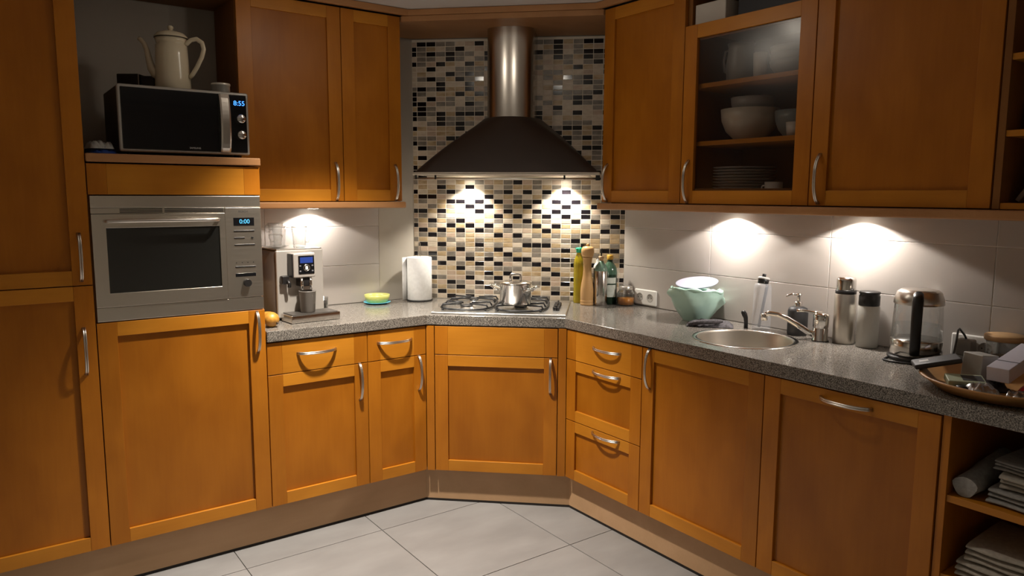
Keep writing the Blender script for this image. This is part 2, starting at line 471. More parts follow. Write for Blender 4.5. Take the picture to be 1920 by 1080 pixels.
# cornice over the wall cabinets and boxed-in corner above the hood
def poly_prism(pts, z0, z1): return MB().prism([(p[0], p[1]) for p in pts], z0, z1)
cf = [(UL[2] + 0.03, YU - 0.03), (XU - 0.03, VR[0] + 0.03)]
struct(poly_prism([(-1.84, YU - 0.03), cf[0], cf[1], (XU - 0.03, -3.3), (XU - 0.008, -3.3), (XU - 0.008, VR[0] + 0.045), (UL[2] + 0.045, YU - 0.008), (-1.84, YU - 0.008)], 2.323, 2.352).build('trim_4', WR_, None, 0.003))
struct(poly_prism([(UL[2] + 0.004, YU - 0.005), (XU - 0.005, VR[0] + 0.004), (-0.012, VR[0] + 0.004), (-0.012, WR.y - 0.01), (WL.x - 0.01, -0.012), (UL[2] + 0.004, -0.012)], 2.296, 2.322).build('trim_5', WR_, None, 0.002))

# ------------------------------------------------------------------ cabinet parts
def handle_mesh(L=0.172, h=0.032, upright=True, wdt=0.0062):
    mb = MB(); n = 17
    for sgn in (-1, 1):
        pts = []
        for i in range(n):
            t = i / (n - 1) * 2 - 1
            pts.append((sgn * (wdt * 0.52), 0.002 - h * (1 - abs(t) ** 2.4) ** 0.72, t * L / 2))
        rs = [0.0036 + 0.0012 * abs(i / (n - 1) * 2 - 1) ** 3 for i in range(n)]
        mb.tube(pts, rs, 8, upv=(1, 0, 0), flat=wdt / 2 / 0.0036)
    if not upright: mb.rot('Y', 90)
    return mb
HV = handle_mesh().mesh('handle', SN); HH = handle_mesh(0.175, 0.034, False).mesh('handle', SN)
def put_handle(parent, x, z, upright=True):
    o = bpy.data.objects.new('handle', HV if upright else HH); COL.objects.link(o)
    o.parent = parent; o.location = (x, 0, z)
    o['label'] = 'satin steel bow handle'
    return o
GAP = 0.0018
def door(parent, x0, x1, z0, z1, handle=None, st=0.063, rl=0.053, rt_=None, name='door', panel=True, panelmat=None):
    """frame door; front face at local y = 0.  handle = (x, z, upright)"""
    rt_ = rt_ or rl
    x0 += GAP; x1 -= GAP; z0 += GAP; z1 -= GAP
    if panel: d = MB().box(x0 + st - 0.002, x1 - st + 0.002, 0.0115, 0.017, z0 + rl - 0.002, z1 - rt_ + 0.002).build(name, panelmat or WP, parent)
    else:
        d = MB(); q = []
        for y in (0.0145, 0.02):
            for e in (0.002, st - 0.002): q += [(x0 + e, y, z0 + e), (x1 - e, y, z0 + e), (x1 - e, y, z1 - e), (x0 + e, y, z1 - e)]
        d.add(q, [(i + o, (i + 1) % 4 + o, (i + 1) % 4 + o2, i + o2) for o, o2 in ((0, 4), (8, 12), (0, 8), (4, 12)) for i in range(4)])
        d = d.build(name, WD, parent)
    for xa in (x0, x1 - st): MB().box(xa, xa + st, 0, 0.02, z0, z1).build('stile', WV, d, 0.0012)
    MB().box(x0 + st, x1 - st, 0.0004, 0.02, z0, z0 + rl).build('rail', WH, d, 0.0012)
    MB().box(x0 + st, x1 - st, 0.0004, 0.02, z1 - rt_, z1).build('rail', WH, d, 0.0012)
    if handle: put_handle(d, *handle)
    return d
def drawer(parent, x0, x1, z0, z1, handle=None, st=0.063, name='drawer'):
    x0 += GAP; x1 -= GAP; z0 += GAP; z1 -= GAP
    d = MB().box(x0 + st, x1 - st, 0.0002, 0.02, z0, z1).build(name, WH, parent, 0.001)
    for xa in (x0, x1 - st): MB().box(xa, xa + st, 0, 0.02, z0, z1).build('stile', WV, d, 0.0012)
    if handle: put_handle(d, *handle)
    return d
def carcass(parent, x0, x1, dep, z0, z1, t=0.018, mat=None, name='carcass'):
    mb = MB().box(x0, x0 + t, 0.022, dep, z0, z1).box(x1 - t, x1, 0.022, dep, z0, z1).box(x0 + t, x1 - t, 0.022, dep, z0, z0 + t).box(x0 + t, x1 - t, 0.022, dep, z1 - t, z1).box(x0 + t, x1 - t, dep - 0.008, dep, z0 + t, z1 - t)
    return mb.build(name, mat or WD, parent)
DL, DR = -YF - 0.008, -XF - 0.008
# --- tall larder
t = thing('larder_cabinet', 'tall wooden larder cabinet with two doors at the left edge', 'cabinet', (A[0], YF, 0))
W = A[1] - A[0]
carcass(t, 0, W, DL, ZP, 2.345)
MB().box(W - 0.018, W - 0.0005, 0.0215, DL, 1.63, 2.345).build('side_panel', WV, t)
door(t, 0, W, ZP, 1.147, (W - 0.04, 0.906, True))
door(t, 0, W, 1.147, 2.345, (W - 0.036, 1.25, True))
# --- oven tower
t = thing('oven_cabinet', 'wooden tower cabinet housing the built-in steel oven', 'cabinet', (A[1], YF, 0))
W = A[2] - A[1]
MB().box(0, 0.018, 0.022, DL, ZP, 1.588).box(W - 0.018, W, 0.022, DL, ZP, 1.588).box(0.018, W - 0.018, 0.022, DL, ZP, ZP + 0.018).box(0.018, W - 0.018, 0.022, DL, 1.0, 1.018).build('carcass', WD, t)
door(t, 0, W, ZP, 1.005, (W - 0.034, 0.912, True), st=0.066)
drawer(t, 0, W, 1.473, 1.588, None, st=0.063, name='top_panel')
MB().box(-0.002 + 0.003, W + 0.001, -0.012, DL, 1.592, 1.622).build('shelf_board', WR_, t, 0.004)
# --- base cabinets, left run
t = thing('base_cabinet', 'wide wooden base cabinet with drawer beside the oven tower', 'cabinet', (A[2], YF, 0))
W = A[3] - A[2]
carcass(t, 0, W, DL, ZP, ZC0 - 0.002)
drawer(t, 0, W, ZS, ZC0 - 0.004, (W / 2 - 0.01, 0.800, False))
door(t, 0, W, ZP, ZS, (W - 0.040, 0.634, True))
t = thing('base_cabinet', 'narrow wooden base cabinet with drawer left of the corner', 'cabinet', (A[3], YF, 0))
W = A[4] - A[3]
carcass(t, 0, W - 0.001, DL, ZP, ZC0 - 0.002)
drawer(t, 0, W, ZS, ZC0 - 0.004, (W / 2 - 0.014, 0.801, False))
door(t, 0, W, ZP, ZS, (W - 0.040, 0.632, True))
# --- diagonal corner cabinet
t = thing('corner_base_cabinet', 'wooden corner base cabinet set diagonally under the gas hob', 'cabinet', (KL.x, KL.y, 0), KROT)
inv = (Matrix.Translation(KL) @ Matrix.Rotation(KROT, 4, 'Z')).inverted()
pts = [inv @ Vector(q) for q in ((A[4] + 0.002, -0.01, 0), (WL.x - 0.01, -0.012, 0), (-0.012, WR.y - 0.01, 0), (-0.01, B[0] + 0.002, 0))]
MB().prism([(0.006, 0.022)] + [(q.x, q.y) for q in pts] + [(KLEN - 0.006, 0.022)], ZP, ZC0 - 0.002).build('carcass', WD, t)
e = 0.041
MB().box(0.001, e - 0.002, 0.0, 0.02, ZP, ZC0 - 0.004).build('filler_strip', WV, t, 0.001)
MB().box(KLEN - e + 0.002, KLEN - 0.001, 0.0, 0.02, ZP, ZC0 - 0.004).build('filler_strip', WV, t, 0.001)
drawer(t, e, KLEN - e, ZS, ZC0 - 0.004, None, name='false_front')
door(t, e, KLEN - e, ZP, ZS, (KLEN - e - 0.034, 0.63, True))
# --- right run
RQ = -PI / 2
t = thing('drawer_cabinet', 'wooden base cabinet with three drawers right of the corner', 'cabinet', (XF, B[0], 0), RQ)
W = B[0] - B[1]
carcass(t, 0, W, DR, ZP, ZC0 - 0.002)
drawer(t, 0, W, ZS, ZC0 - 0.004, (0.271, 0.803, False))
door(t, 0, W, 0.4274, ZS, (0.271, 0.696, False), name='drawer', rl=0.05)
door(t, 0, W, ZP, 0.4274, (0.274, 0.412, False), name='drawer', rl=0.05)
t = thing('sink_cabinet', 'wooden base cabinet with one tall door below the sink', 'cabinet', (XF, B[1], 0), RQ)
W = B[1] - B[2]
MB().box(0, 0.018, 0.022, DR, ZP, ZC0 - 0.002).box(W - 0.018, W, 0.022, DR, ZP, ZC0 - 0.002).box(0.018, W - 0.018, 0.022, DR, ZP, ZP + 0.018).build('carcass', WD, t)
door(t, 0, W, ZP, ZC0 - 0.004, (0.043, 0.772, True))
t = thing('dishwasher', 'integrated appliance behind a wooden front with level handle', 'dishwasher', (XF, B[2], 0), RQ)
W = B[2] - B[3]
carcass(t, 0, W, DR, ZP, ZC0 - 0.002)
door(t, 0, W, ZP, ZC0 - 0.004, (0.30, 0.826, False))
t = thing('open_shelf_cabinet', 'open wooden base shelf holding folded linen at right edge', 'cabinet', (XF, B[3], 0), RQ)
W = B[3] - B[4]
MB().box(0.002, 0.024, 0.006, DR, ZP, ZC0 - 0.002).build('side_panel', WV, t, 0.001)
MB().box(W - 0.022, W, 0.006, DR, ZP, ZC0 - 0.002).build('side_panel', WV, t, 0.001)
MB().box(0.024, W - 0.022, DR - 0.01, DR, ZP, ZC0 - 0.002).build('back_panel', WD, t)
MB().box(0.024, W - 0.022, 0.012, DR - 0.01, 0.607, 0.628).build('shelf', WH, t, 0.001)
MB().box(0.024, W - 0.022, 0.012, DR - 0.01, 0.366, 0.388).build('shelf', WH, t, 0.001)
MB().box(0.024, W - 0.022, 0.006, DR - 0.01, ZP, ZP + 0.02).build('shelf', WH, t, 0.001)
# --- wall cabinets, left
DUL, DUR = -YU - 0.010, -XU - 0.010
t = thing('wall_cabinet', 'wide wooden wall cabinet beside the microwave niche', 'cabinet', (UL[0], YU, 0), zb=ZUB)
W = UL[1] - UL[0]
carcass(t, 0, W, DUL, ZUB, ZUT)
door(t, 0, W, ZUB, ZUT, (W - 0.038, 1.537, True))
t = thing('wall_cabinet', 'narrow wooden wall cabinet left of the cooker hood', 'cabinet', (UL[1], YU, 0), zb=ZUB)
W = UL[2] - UL[1]
carcass(t, 0, W, DUL, ZUB, ZUT)
door(t, 0, W, ZUB, ZUT, (W - 0.037, 1.535, True))
tag(MB().box(A[1] + 0.002, UL[0] - 0.002, -0.33, -0.012, 2.296, 2.318).build('niche_top_board', WD), 'dark wooden board closing the microwave niche at the top', 'board')
# light rails under the wall cabinets
tag(MB().box(UL[0] + 0.012, UL[2] + 0.012, YU - 0.018, -0.008, 1.414, ZUB - 0.002).build('light_rail', WR_, None, 0.006), 'rounded wooden light board under the left wall cabinets', 'board')
tag(MB().box(XU - 0.02, -0.008, -3.30, VR[0] + 0.012, 1.414, ZUB - 0.002).build('light_rail', WR_, None, 0.006), 'rounded wooden light board under the right wall cabinets', 'board')
# --- wall cabinets, right
t = thing('wall_cabinet', 'wooden wall cabinet with one door right of the cooker hood', 'cabinet', (XU, VR[0], 0), RQ, zb=ZUB)
W = VR[0] - VR[1]
carcass(t, 0, W, DUR, ZUB, ZUT)
door(t, 0, W, ZUB, ZUT, (0.036, 1.537, True))
t = thing('glass_cabinet', 'wooden wall cabinet with dark glass door and crockery inside', 'cabinet', (XU, VR[1], 0), RQ, zb=ZUB)
W = VR[1] - VR[2]
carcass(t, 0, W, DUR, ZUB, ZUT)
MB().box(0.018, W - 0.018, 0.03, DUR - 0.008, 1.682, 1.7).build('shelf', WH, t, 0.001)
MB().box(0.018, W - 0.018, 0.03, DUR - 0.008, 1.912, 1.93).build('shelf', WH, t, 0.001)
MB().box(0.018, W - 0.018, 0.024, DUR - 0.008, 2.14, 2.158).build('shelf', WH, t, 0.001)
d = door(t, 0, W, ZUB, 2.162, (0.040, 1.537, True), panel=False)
m = glass('smoky_glass', (0.82, 0.80, 0.78), 0.22, 1.45)
MB().box(0.063, W - 0.063, 0.010, 0.014, ZUB + 0.05, 2.11).build('pane', m, d)
t = thing('wall_cabinet', 'wide wooden wall cabinet between glass cabinet and open shelves', 'cabinet', (XU, VR[2], 0), RQ, zb=ZUB)
W = VR[2] - VR[3]
carcass(t, 0, W, DUR, ZUB, ZUT)
door(t, 0, W, ZUB, ZUT, (0.038, 1.54, True))
t = thing('open_wall_shelf', 'open wooden wall shelf unit at the right edge', 'shelf', (XU, VR[3], 0), RQ, zb=ZUB)
W = VR[3] - VR[4]
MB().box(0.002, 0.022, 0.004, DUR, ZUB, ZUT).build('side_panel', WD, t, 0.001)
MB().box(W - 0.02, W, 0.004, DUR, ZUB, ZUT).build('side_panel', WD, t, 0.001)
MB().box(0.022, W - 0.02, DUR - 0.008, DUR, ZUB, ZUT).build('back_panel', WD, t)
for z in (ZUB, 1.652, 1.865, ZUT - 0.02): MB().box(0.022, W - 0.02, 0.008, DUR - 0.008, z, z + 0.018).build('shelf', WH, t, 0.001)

# ------------------------------------------------------------------ worktop with sink cut-out
SKC, SKR = (-0.312, -1.792), 0.198
def worktop():
    bm = bmesh.new(); oh = 0.0085
    pts = [(A[2] + 0.001, YF - oh), (-1.0733, YF - oh), (XF - oh, -1.0021), (XF - oh, -3.30), (-0.0075, -3.30), (-0.0075, WR.y - 0.004), (WL.x - 0.004, -0.0075), (A[2] + 0.001, -0.0075)]
    def loop(pp):
        vs = [bm.verts.new((x, y, ZCT)) for x, y in pp]
        return [bm.edges.new((vs[i], vs[(i + 1) % len(vs)])) for i in range(len(vs))]
    es = loop(pts) + loop([(SKC[0] + SKR * 0.975 * math.cos(2 * PI * k / 48), SKC[1] + SKR * 0.975 * math.sin(2 * PI * k / 48)) for k in range(48)])
    bmesh.ops.triangle_fill(bm, use_beauty=True, use_dissolve=False, edges=es)
    # keep only faces outside the hole
    for f in [f for f in bm.faces if (f.calc_center_median().xy - Vector(SKC)).length < SKR * 0.9]:
        bm.faces.remove(f)
    r = bmesh.ops.extrude_face_region(bm, geom=list(bm.faces))
    for v in [q for q in r['geom'] if isinstance(q, bmesh.types.BMVert)]: v.co.z = ZC0
    bmesh.ops.recalc_face_normals(bm, faces=bm.faces)
    me = bpy.data.meshes.new('worktop'); bm.to_mesh(me); bm.free(); me.materials.append(GRAN)
    o = bpy.data.objects.new('worktop', me); COL.objects.link(o)
    md = o.modifiers.new('bevel', 'BEVEL'); md.width = 0.003; md.segments = 2; md.limit_method = 'ANGLE'
    return tag(o, 'speckled grey granite worktop running along both walls', 'worktop')
worktop()
# sink
t = thing('sink', 'round stainless steel sink let into the granite worktop', 'sink', (SKC[0], SKC[1], ZCT))
MB().lathe([(SKR - 0.012, -0.002), (SKR - 0.012, 0.0016), (SKR + 0.006, 0.0022), (SKR + 0.008, 0.0003)], 64).build('rim', SP, t)
MB().lathe([(SKR - 0.012, 0.0012), (SKR - 0.016, -0.006), (SKR - 0.02, -0.13), (SKR - 0.045, -0.155), (0.045, -0.162), (0.04, -0.166), (0, -0.166)], 64).build('bowl', ST, t)
MB().cyl(0.036, -0.166, -0.160, 24).build('drain', CH, t)
for k in range(3):
    a = math.radians(-52 + k * 6.5)
    MB().box(-0.004, 0.004, -0.0015, 0.0015, -0.058, -0.026).mv(0, SKR - 0.0195, 0).rot('Z', -90).rot('Z', math.degrees(a)).build('overflow_slot', BLK, t)

# ------------------------------------------------------------------ cooker hood
HS, HF, HB = 0.5695, 0.49, 1.572
t = thing('cooker_hood', 'dark chimney cooker hood with steel duct above the gas hob', 'cooker hood', (WL.x, WL.y, 0), DROT, zb=HB)
def hood_ring(k):
    """k=0 base rectangle, k=1 round top; local x along wall, y negative to the front"""
    n = 48; out = []
    for i in range(n):
        a = i / (n - 1)
        per = HF * 2 + 0.88; q = a * per
        if q < HF: bx, by = HS - 0.44, -q
        elif q < HF + 0.88: bx, by = HS - 0.44 + (q - HF), -HF
        else: bx, by = HS + 0.44, -(HF - (q - HF - 0.88))
        th = PI - a * PI
        tx, ty = HS - 0.012 + 0.15 * math.cos(th), -0.10 - 0.20 * math.sin(th)
        if a < 0.02 or a > 0.98: ty = -0.006; 
        out.append((bx + (tx - bx) * k, by + (ty - by) * k))
    return out
rows_ = []
ZT = 1.862
for i in range(13):
    u = i / 12
    k = u * 0.90 + 0.10 * u * u
    z = HB + 0.012 + (ZT - HB - 0.012) * (u + 0.02 * math.sin(PI * u))
    rows_.append([(x, min(y, -0.006), z) for x, y in hood_ring(k)])
hb = MB(); hb.grid(rows_)
hb.add([(x, y, z) for x, y, z in rows_[-1]], [list(range(48))])
hb.build('canopy', HOODM, t)
MB().box(HS - 0.444, HS + 0.444, -HF - 0.004, -0.006, HB, HB + 0.013).build('bottom_frame', ST, t, 0.002)
MB().box(HS - 0.40, HS + 0.40, -HF + 0.04, -0.02, HB - 0.003, HB).build('filter_panel', STV, t)
def dshape(w, dep, n=25):
    pts = [(HS - 0.012 + w / 2 * math.cos(PI - PI * i / (n - 1)), -0.205 - (dep - 0.205) * math.sin(PI * i / (n - 1))) for i in range(n)]
    return [(HS - 0.012 - w / 2, -0.004)] + pts + [(HS - 0.012 + w / 2, -0.004)]
ds = dshape(0.232, 0.27)
ch = MB(); ch.grid([[(x, y, z) for x, y in ds] for z in (ZT - 0.004, 2.0, 2.15, 2.2955)]); ch.build('duct', DUCT, t)
# utensil bar
zb_, yb = 1.556, -HF + 0.012
rail = MB().tube([(HS - 0.435, yb, zb_), (HS + 0.435, yb, zb_)], 0.0045, 10).build('utensil_bar', SN, t)
for x in (-0.43, -0.335, 0.28, 0.43): MB().box(HS + x - 0.004, HS + x + 0.004, yb - 0.005, yb + 0.005, zb_ - 0.004, HB).build('bracket', BLK, t)
MB().box(HS + 0.425, HS + 0.445, yb - 0.008, yb + 0.008, zb_ - 0.008, HB).build('end_cap', BLK, t)
for s in (0.315, 0.825):
    lamp = MB().cyl(0.032, HB - 0.010, HB - 0.003, 24, (s, -0.065)).build('spot_housing', CH, t)
    MB().lathe([(0.024, HB - 0.0105), (0, HB - 0.0105)], 24, (s, -0.065)).build('lamp_face', LAMPM, lamp)
    P = FRAME_D @ Vector((s, -0.065, HB - 0.02))
    l = light('hood_spot', 'SPOT', P, P_HOOD, (1, 0.92, 0.80), spot_size=math.radians(116), spot_blend=0.6, shadow_soft_size=0.018)
# under-cabinet puck lights
def puck(x, y, label, pw=P_PUCK):
    t = thing('puck_light', label, 'light', (x, y, 1.414))
    MB().cyl(0.034, -0.006, -0.0005, 24).build('housing', CH, t)
    MB().lathe([(0.026, -0.0065), (0, -0.0065)], 24).build('lamp_face', LAMPM, t)
    light('puck_spot', 'SPOT', (x, y, 1.414 - 0.012), pw, (1, 0.93, 0.86), spot_size=math.radians(140), spot_blend=0.12, shadow_soft_size=0.02)
puck(-1.434, -0.075, 'small spotlight under the wall cabinet above the coffee machine', 11.0)
puck(-0.075, -1.504, 'small spotlight under the wall cabinet left of the glass door handle')
puck(-0.075, -2.096, 'small spotlight under the wall cabinet above the steel flask')
# ceiling spots of the room
def ceiling_spot(loc, power, aim, size, label):
    t = thing('ceiling_spotlight', label, 'light', (loc[0], loc[1], CEIL))
    MB().cyl(0.06, -0.012, -0.0005, 32).build('rose', SN, t)
    MB().lathe([(0.02, -0.012), (0.048, -0.018), (0.052, -0.07), (0.048, -0.07), (0.042, -0.04)], 32).build('shade', SN, t)
    MB().lathe([(0.030, -0.060), (0.030, -0.075), (0.024, -0.088), (0.012, -0.095), (0, -0.097)], 32).build('bulb', BULB, t)
    l = light('ceiling_lamp', 'SPOT', (loc[0], loc[1], CEIL - 0.105), power, WARM, spot_size=math.radians(size), spot_blend=1.0, shadow_soft_size=0.035)
    l.rotation_euler = (Vector(aim) - l.location).to_track_quat('-Z', 'Y').to_euler()
ceiling_spot(*LAMP_MAIN, 'round ceiling spotlight in front of the corner cabinets')
ceiling_spot(*LAMP_ROOM, 'second round ceiling spotlight, turned towards the room')

# ------------------------------------------------------------------ built-in oven
t = thing('built_in_oven', 'built-in stainless steel combination oven with dark glass door', 'oven', (A[1], YF, 0), zb=1.018)
W = A[2] - A[1]
x0, x1 = 0.006, W - 0.004
MB().box(0.02, W - 0.02, 0.02, 0.40, 1.02, 1.47).build('housing', DARK, t)
MB().box(x0, x1, 0.0, 0.02, 1.427, 1.4705).build('trim_strip', ST, t, 0.0015, 'upper brushed steel trim strip')
MB().box(x0, x1, 0.0, 0.02, 1.008, 1.0585).build('trim_strip', ST, t, 0.0015, 'lower brushed steel trim strip')
xp = 0.4735                                   # door | control panel
vb = MB().box(x0, xp - 0.001, 0.0, 0.02, 1.4055, 1.4255).build('vent_strip', ST, t, 0.001)
for k in range(3): MB().box(0.10, xp - 0.006, -0.0006, 0.004, 1.4085 + k * 0.0058, 1.4115 + k * 0.0058).build('vent_slot', BLK, vb)
for k in range(1): MB().box(0.245, 0.252, -0.0012, 0.004, 1.407, 1.4245).build('vent_bridge', ST, vb)
d = MB(); q = []
gx0, gx1, gz0, gz1 = 0.052, 0.450, 1.112, 1.353
for y in (-0.004, 0.02):
    q += [(x0, y, 1.061), (xp - 0.0015, y, 1.061), (xp - 0.0015, y, 1.4035), (x0, y, 1.4035), (gx0, y, gz0), (gx1, y, gz0), (gx1, y, gz1), (gx0, y, gz1)]
d.add(q, [(i + o, (i + 1) % 4 + o, (i + 1) % 4 + o2, i + o2) for o, o2 in ((0, 4), (8, 12), (0, 8), (4, 12)) for i in range(4)])
d = d.build('oven_door', ST, t, 0.001)
MB().box(gx0 - 0.001, gx1 + 0.001, 0.0005, 0.012, gz0 - 0.001, gz1 + 0.001).build('window', OVG, d)
hp = [(0.050, -0.004, 1.378), (0.052, -0.03, 1.378)] + [(0.058 + 0.377 * i / 8, -0.038, 1.379) for i in range(9)] + [(0.441, -0.03, 1.378), (0.443, -0.004, 1.376)]
MB().tube(hp, 0.0075, 12).build('door_handle', SN, d)
cp = MB().box(xp, x1, -0.002, 0.02, 1.061, 1.4245).build('control_panel', ST, t, 0.001)
pw = x1 - xp
def cpx(f): return xp + pw * f
ds_ = MB().box(cpx(0.22), cpx(0.80), -0.0028, 0, 1.352, 1.384).build('display', BLG, cp)
text('display_digits', '0:00', 0.024, CYAN, cp, Matrix.Translation((cpx(0.53), -0.0032, 1.368)) @ FACE)
text('brand_lettering', 'BOSCH', 0.011, plain('grey_print', (0.08, 0.075, 0.07), 0.5), cp, Matrix.Translation((cpx(0.50), -0.0024, 1.409)) @ FACE)
for z, a, b_ in ((1.331, 0.22, 0.80), (1.303, 0.22, 0.52), (1.275, 0.22, 0.80), (1.186, 0.22, 0.80)):
    MB().box(cpx(a), cpx(b_), -0.0045, 0, z - 0.003, z + 0.003).build('button', BLK, cp, 0.001)
MB().cyl(0.0045, 0, 0.006, 16).rot('X', 90).mv(cpx(0.73), 0.001, 1.303).build('button', BLK, cp)
for k in range(4): MB().cyl(0.0018, 0, 0.004, 10).rot('X', 90).mv(cpx(0.26 + 0.16 * k), 0.001, 1.203).build('indicator', BLK, cp)
MB().box(cpx(0.22), cpx(0.80), -0.003, 0, 1.146, 1.160).build('lower_display', BLG, cp, 0.0005)
MB().cyl(0.0155, 0, 0.020, 28).rot('X', 90).mv(cpx(0.53), 0.0, 1.120).build('knob', BLK, cp)

# ------------------------------------------------------------------ microwave on the shelf
MWX, MWY, MWZ = -2.337, -0.535, 1.622
t = thing('microwave', 'silver framed black microwave standing in the open niche', 'microwave', (MWX, MWY, MWZ))
mw, mh = 0.471, 0.256
MB().box(0.004, mw - 0.004, 0.02, 0.36, 0.014, mh - 0.002).build('casing', plain('dark_grey_metal', (0.05, 0.048, 0.045), 0.4, 0.6), t, 0.004)
SIL = plain('silver_plastic', (0.42, 0.40, 0.37), 0.35, 0.5)
MB().box(0, mw, 0.0, 0.022, 0.011, mh).build('front_frame', SIL, t, 0.008)
MB().box(0.010, mw * 0.835, -0.0025, 0.01, 0.020, mh - 0.010).build('door', BLG, t, 0.004)
cp = MB().box(mw * 0.838, mw - 0.009, -0.0025, 0.01, 0.020, mh - 0.010).build('control_panel', BLG, t, 0.004)
hx0, hx1 = mw * 0.757, mw * 0.838
rows_ = []
for i in range(15):
    u = i / 14; z = 0.020 + (mh - 0.030) * u
    y = -0.004 - 0.022 * math.sin(PI * u) ** 0.6
    rows_.append([(hx0, 0, z), (hx0, y + 0.003, z), (hx0 + 0.006, y, z), (hx1 - 0.006, y, z), (hx1, y + 0.003, z), (hx1, 0, z)])
MB().grid(rows_, False).build('door_handle', SN, t)
for z in (0.138, 0.075):
    kn = MB().lathe([(0, -0.020), (0.0145, -0.020), (0.017, -0.017), (0.018, 0), (0, 0)], 28).rot('X', -90).mv(mw * 0.925, -0.0025, z + 0.015)

    kn = kn.build('knob', SP, t)
text('display_digits', '8:55', 0.026, BLUE, cp, Matrix.Translation((mw * 0.92, -0.0032, 0.213)) @ FACE)
text('brand_lettering', 'SAMSUNG', 0.009, plain('light_print', (0.6, 0.6, 0.6), 0.4), t, Matrix.Translation((mw * 0.555, -0.003, 0.032)) @ FACE)
for x in (0.04, mw - 0.04):
    for y in (0.05, 0.32): MB().cyl(0.012, 0, 0.013, 16, (x, y)).build('foot', BLK, t)
ZM = MWZ + mh - 0.002

# ------------------------------------------------------------------ enamel coffee pot and tins on the microwave
RT = Vector((rt.x, rt.y, 0)).normalized()
ROT_V = math.atan2(RT.y, RT.x)               # local +x = to the right as seen from the room
ENA = noisy('cream_enamel', (0.60, 0.53, 0.38), (0.66, 0.58, 0.43), 0.22, (6, 6, 6))
t = thing('enamel_coffee_pot', 'tall cream enamel coffee pot standing on the microwave', 'coffee pot', (-2.115, -0.40, ZM), ROT_V)
MB().lathe([(0, 0), (0.062, 0.0), (0.066, 0.004), (0.064, 0.05), (0.0595, 0.14), (0.0575, 0.178), (0.052, 0.183), (0.055, 0.188), (0.060, 0.207), (0.057, 0.207), (0.05, 0.19), (0, 0.19)], 48).build('body', ENA, t)
MB().lathe([(0.062, 0.2075), (0.0615, 0.211), (0.05, 0.224), (0.03, 0.231), (0.008, 0.233), (0.007, 0.238), (0.011, 0.243), (0.011, 0.250), (0.006, 0.254), (0, 0.2545)], 40).build('lid', ENA, t)
MB().lathe([(0.0605, 0.2035), (0.062, 0.205), (0.062, 0.2075), (0.0605, 0.208)], 40).build('rim_line', plain('brown_enamel', (0.05, 0.035, 0.02), 0.3), t)
sp_ = [(-0.052, 0, 0.062), (-0.068, 0, 0.070), (-0.082, 0, 0.092), (-0.090, 0, 0.125), (-0.096, 0, 0.16), (-0.106, 0, 0.187), (-0.120, 0, 0.203), (-0.127, 0, 0.206)]
MB().tube(sp_, [0.019, 0.0175, 0.0155, 0.0125, 0.010, 0.009, 0.0085, 0.008], 14).build('spout', ENA, t)
hd = [(0.050, 0, 0.186), (0.062, 0, 0.186), (0.078, 0, 0.200), (0.100, 0, 0.204), (0.121, 0, 0.190), (0.127, 0, 0.165), (0.118, 0, 0.135), (0.098, 0, 0.098), (0.078, 0, 0.068), (0.066, 0, 0.056)]
MB().tube(hd, 0.0058, 10, flat=1.5).build('handle', ENA, t)
tag(MB().lathe([(0, 0), (0.033, 0), (0.035, 0.003), (0.035, 0.034), (0.037, 0.035), (0.037, 0.042), (0.035, 0.044), (0, 0.044)], 32).build('round_tin', plain('pale_tin', (0.62, 0.60, 0.56), 0.3, 0.5)), 'small round silver tin on the microwave top at right', 'tin').location = (-1.945, -0.44, ZM)
t = thing('black_canister', 'low black square canister behind the coffee pot spout', 'canister', (-2.230, -0.270, ZM), ROT_V)
MB().box(-0.058, 0.03, -0.03, 0.05, 0, 0.073).build('body', BLK, t, 0.004)
MB().box(0.031, 0.085, -0.02, 0.05, 0, 0.066).build('lid', plain('dark_plastic', (0.02, 0.02, 0.022), 0.3), t, 0.004)
MB().box(0.0285, 0.0315, -0.031, -0.0295, 0.004, 0.072).build('edge_strip', SIL, t)
# crumpled packet left of the microwave
def crumple(w, d, h, seed, nx=14, ny=9, amp=0.012):
    r_ = random.Random(seed); rows_ = []
    for i in range(nx + 1):
        u = i / nx * 2 - 1; row = []
        for j in range(ny + 1):
            v = j / ny * 2 - 1
            e_ = max(0, (1 - abs(u) ** 3)) * max(0, (1 - abs(v) ** 3))
            row.append((u * w / 2, v * d / 2, 0.002 + h * e_ ** 0.6 + r_.uniform(-amp, amp) * min(1, e_ * 2)))
        rows_.append(row)
    for row in rows_:
        for j, q in enumerate(row): row[j] = (q[0], q[1], max(0.0015, q[2]))
    m = MB().grid(rows_)
    per = [rows_[0][j] for j in range(ny + 1)] + [rows_[i][ny] for i in range(1, nx + 1)] + [rows_[nx][j] for j in range(ny - 1, -1, -1)] + [rows_[i][0] for i in range(nx - 1, 0, -1)]
    m.add([(q[0], q[1], 0) for q in per], [list(range(len(per)))])
    return m
t = thing('crumpled_packet', 'crumpled white and blue packet beside the microwave', 'packet', (-2.395, -0.46, 1.622), 0.2)
crumple(0.095, 0.14, 0.022, 5).build('blue_part', plain('blue_foil', (0.02, 0.05, 0.22), 0.3), t)
crumple(0.085, 0.12, 0.022, 9).mv(-0.004, -0.006, 0.017).build('white_part', plain('grey_paper', (0.42, 0.42, 0.40), 0.5), t)

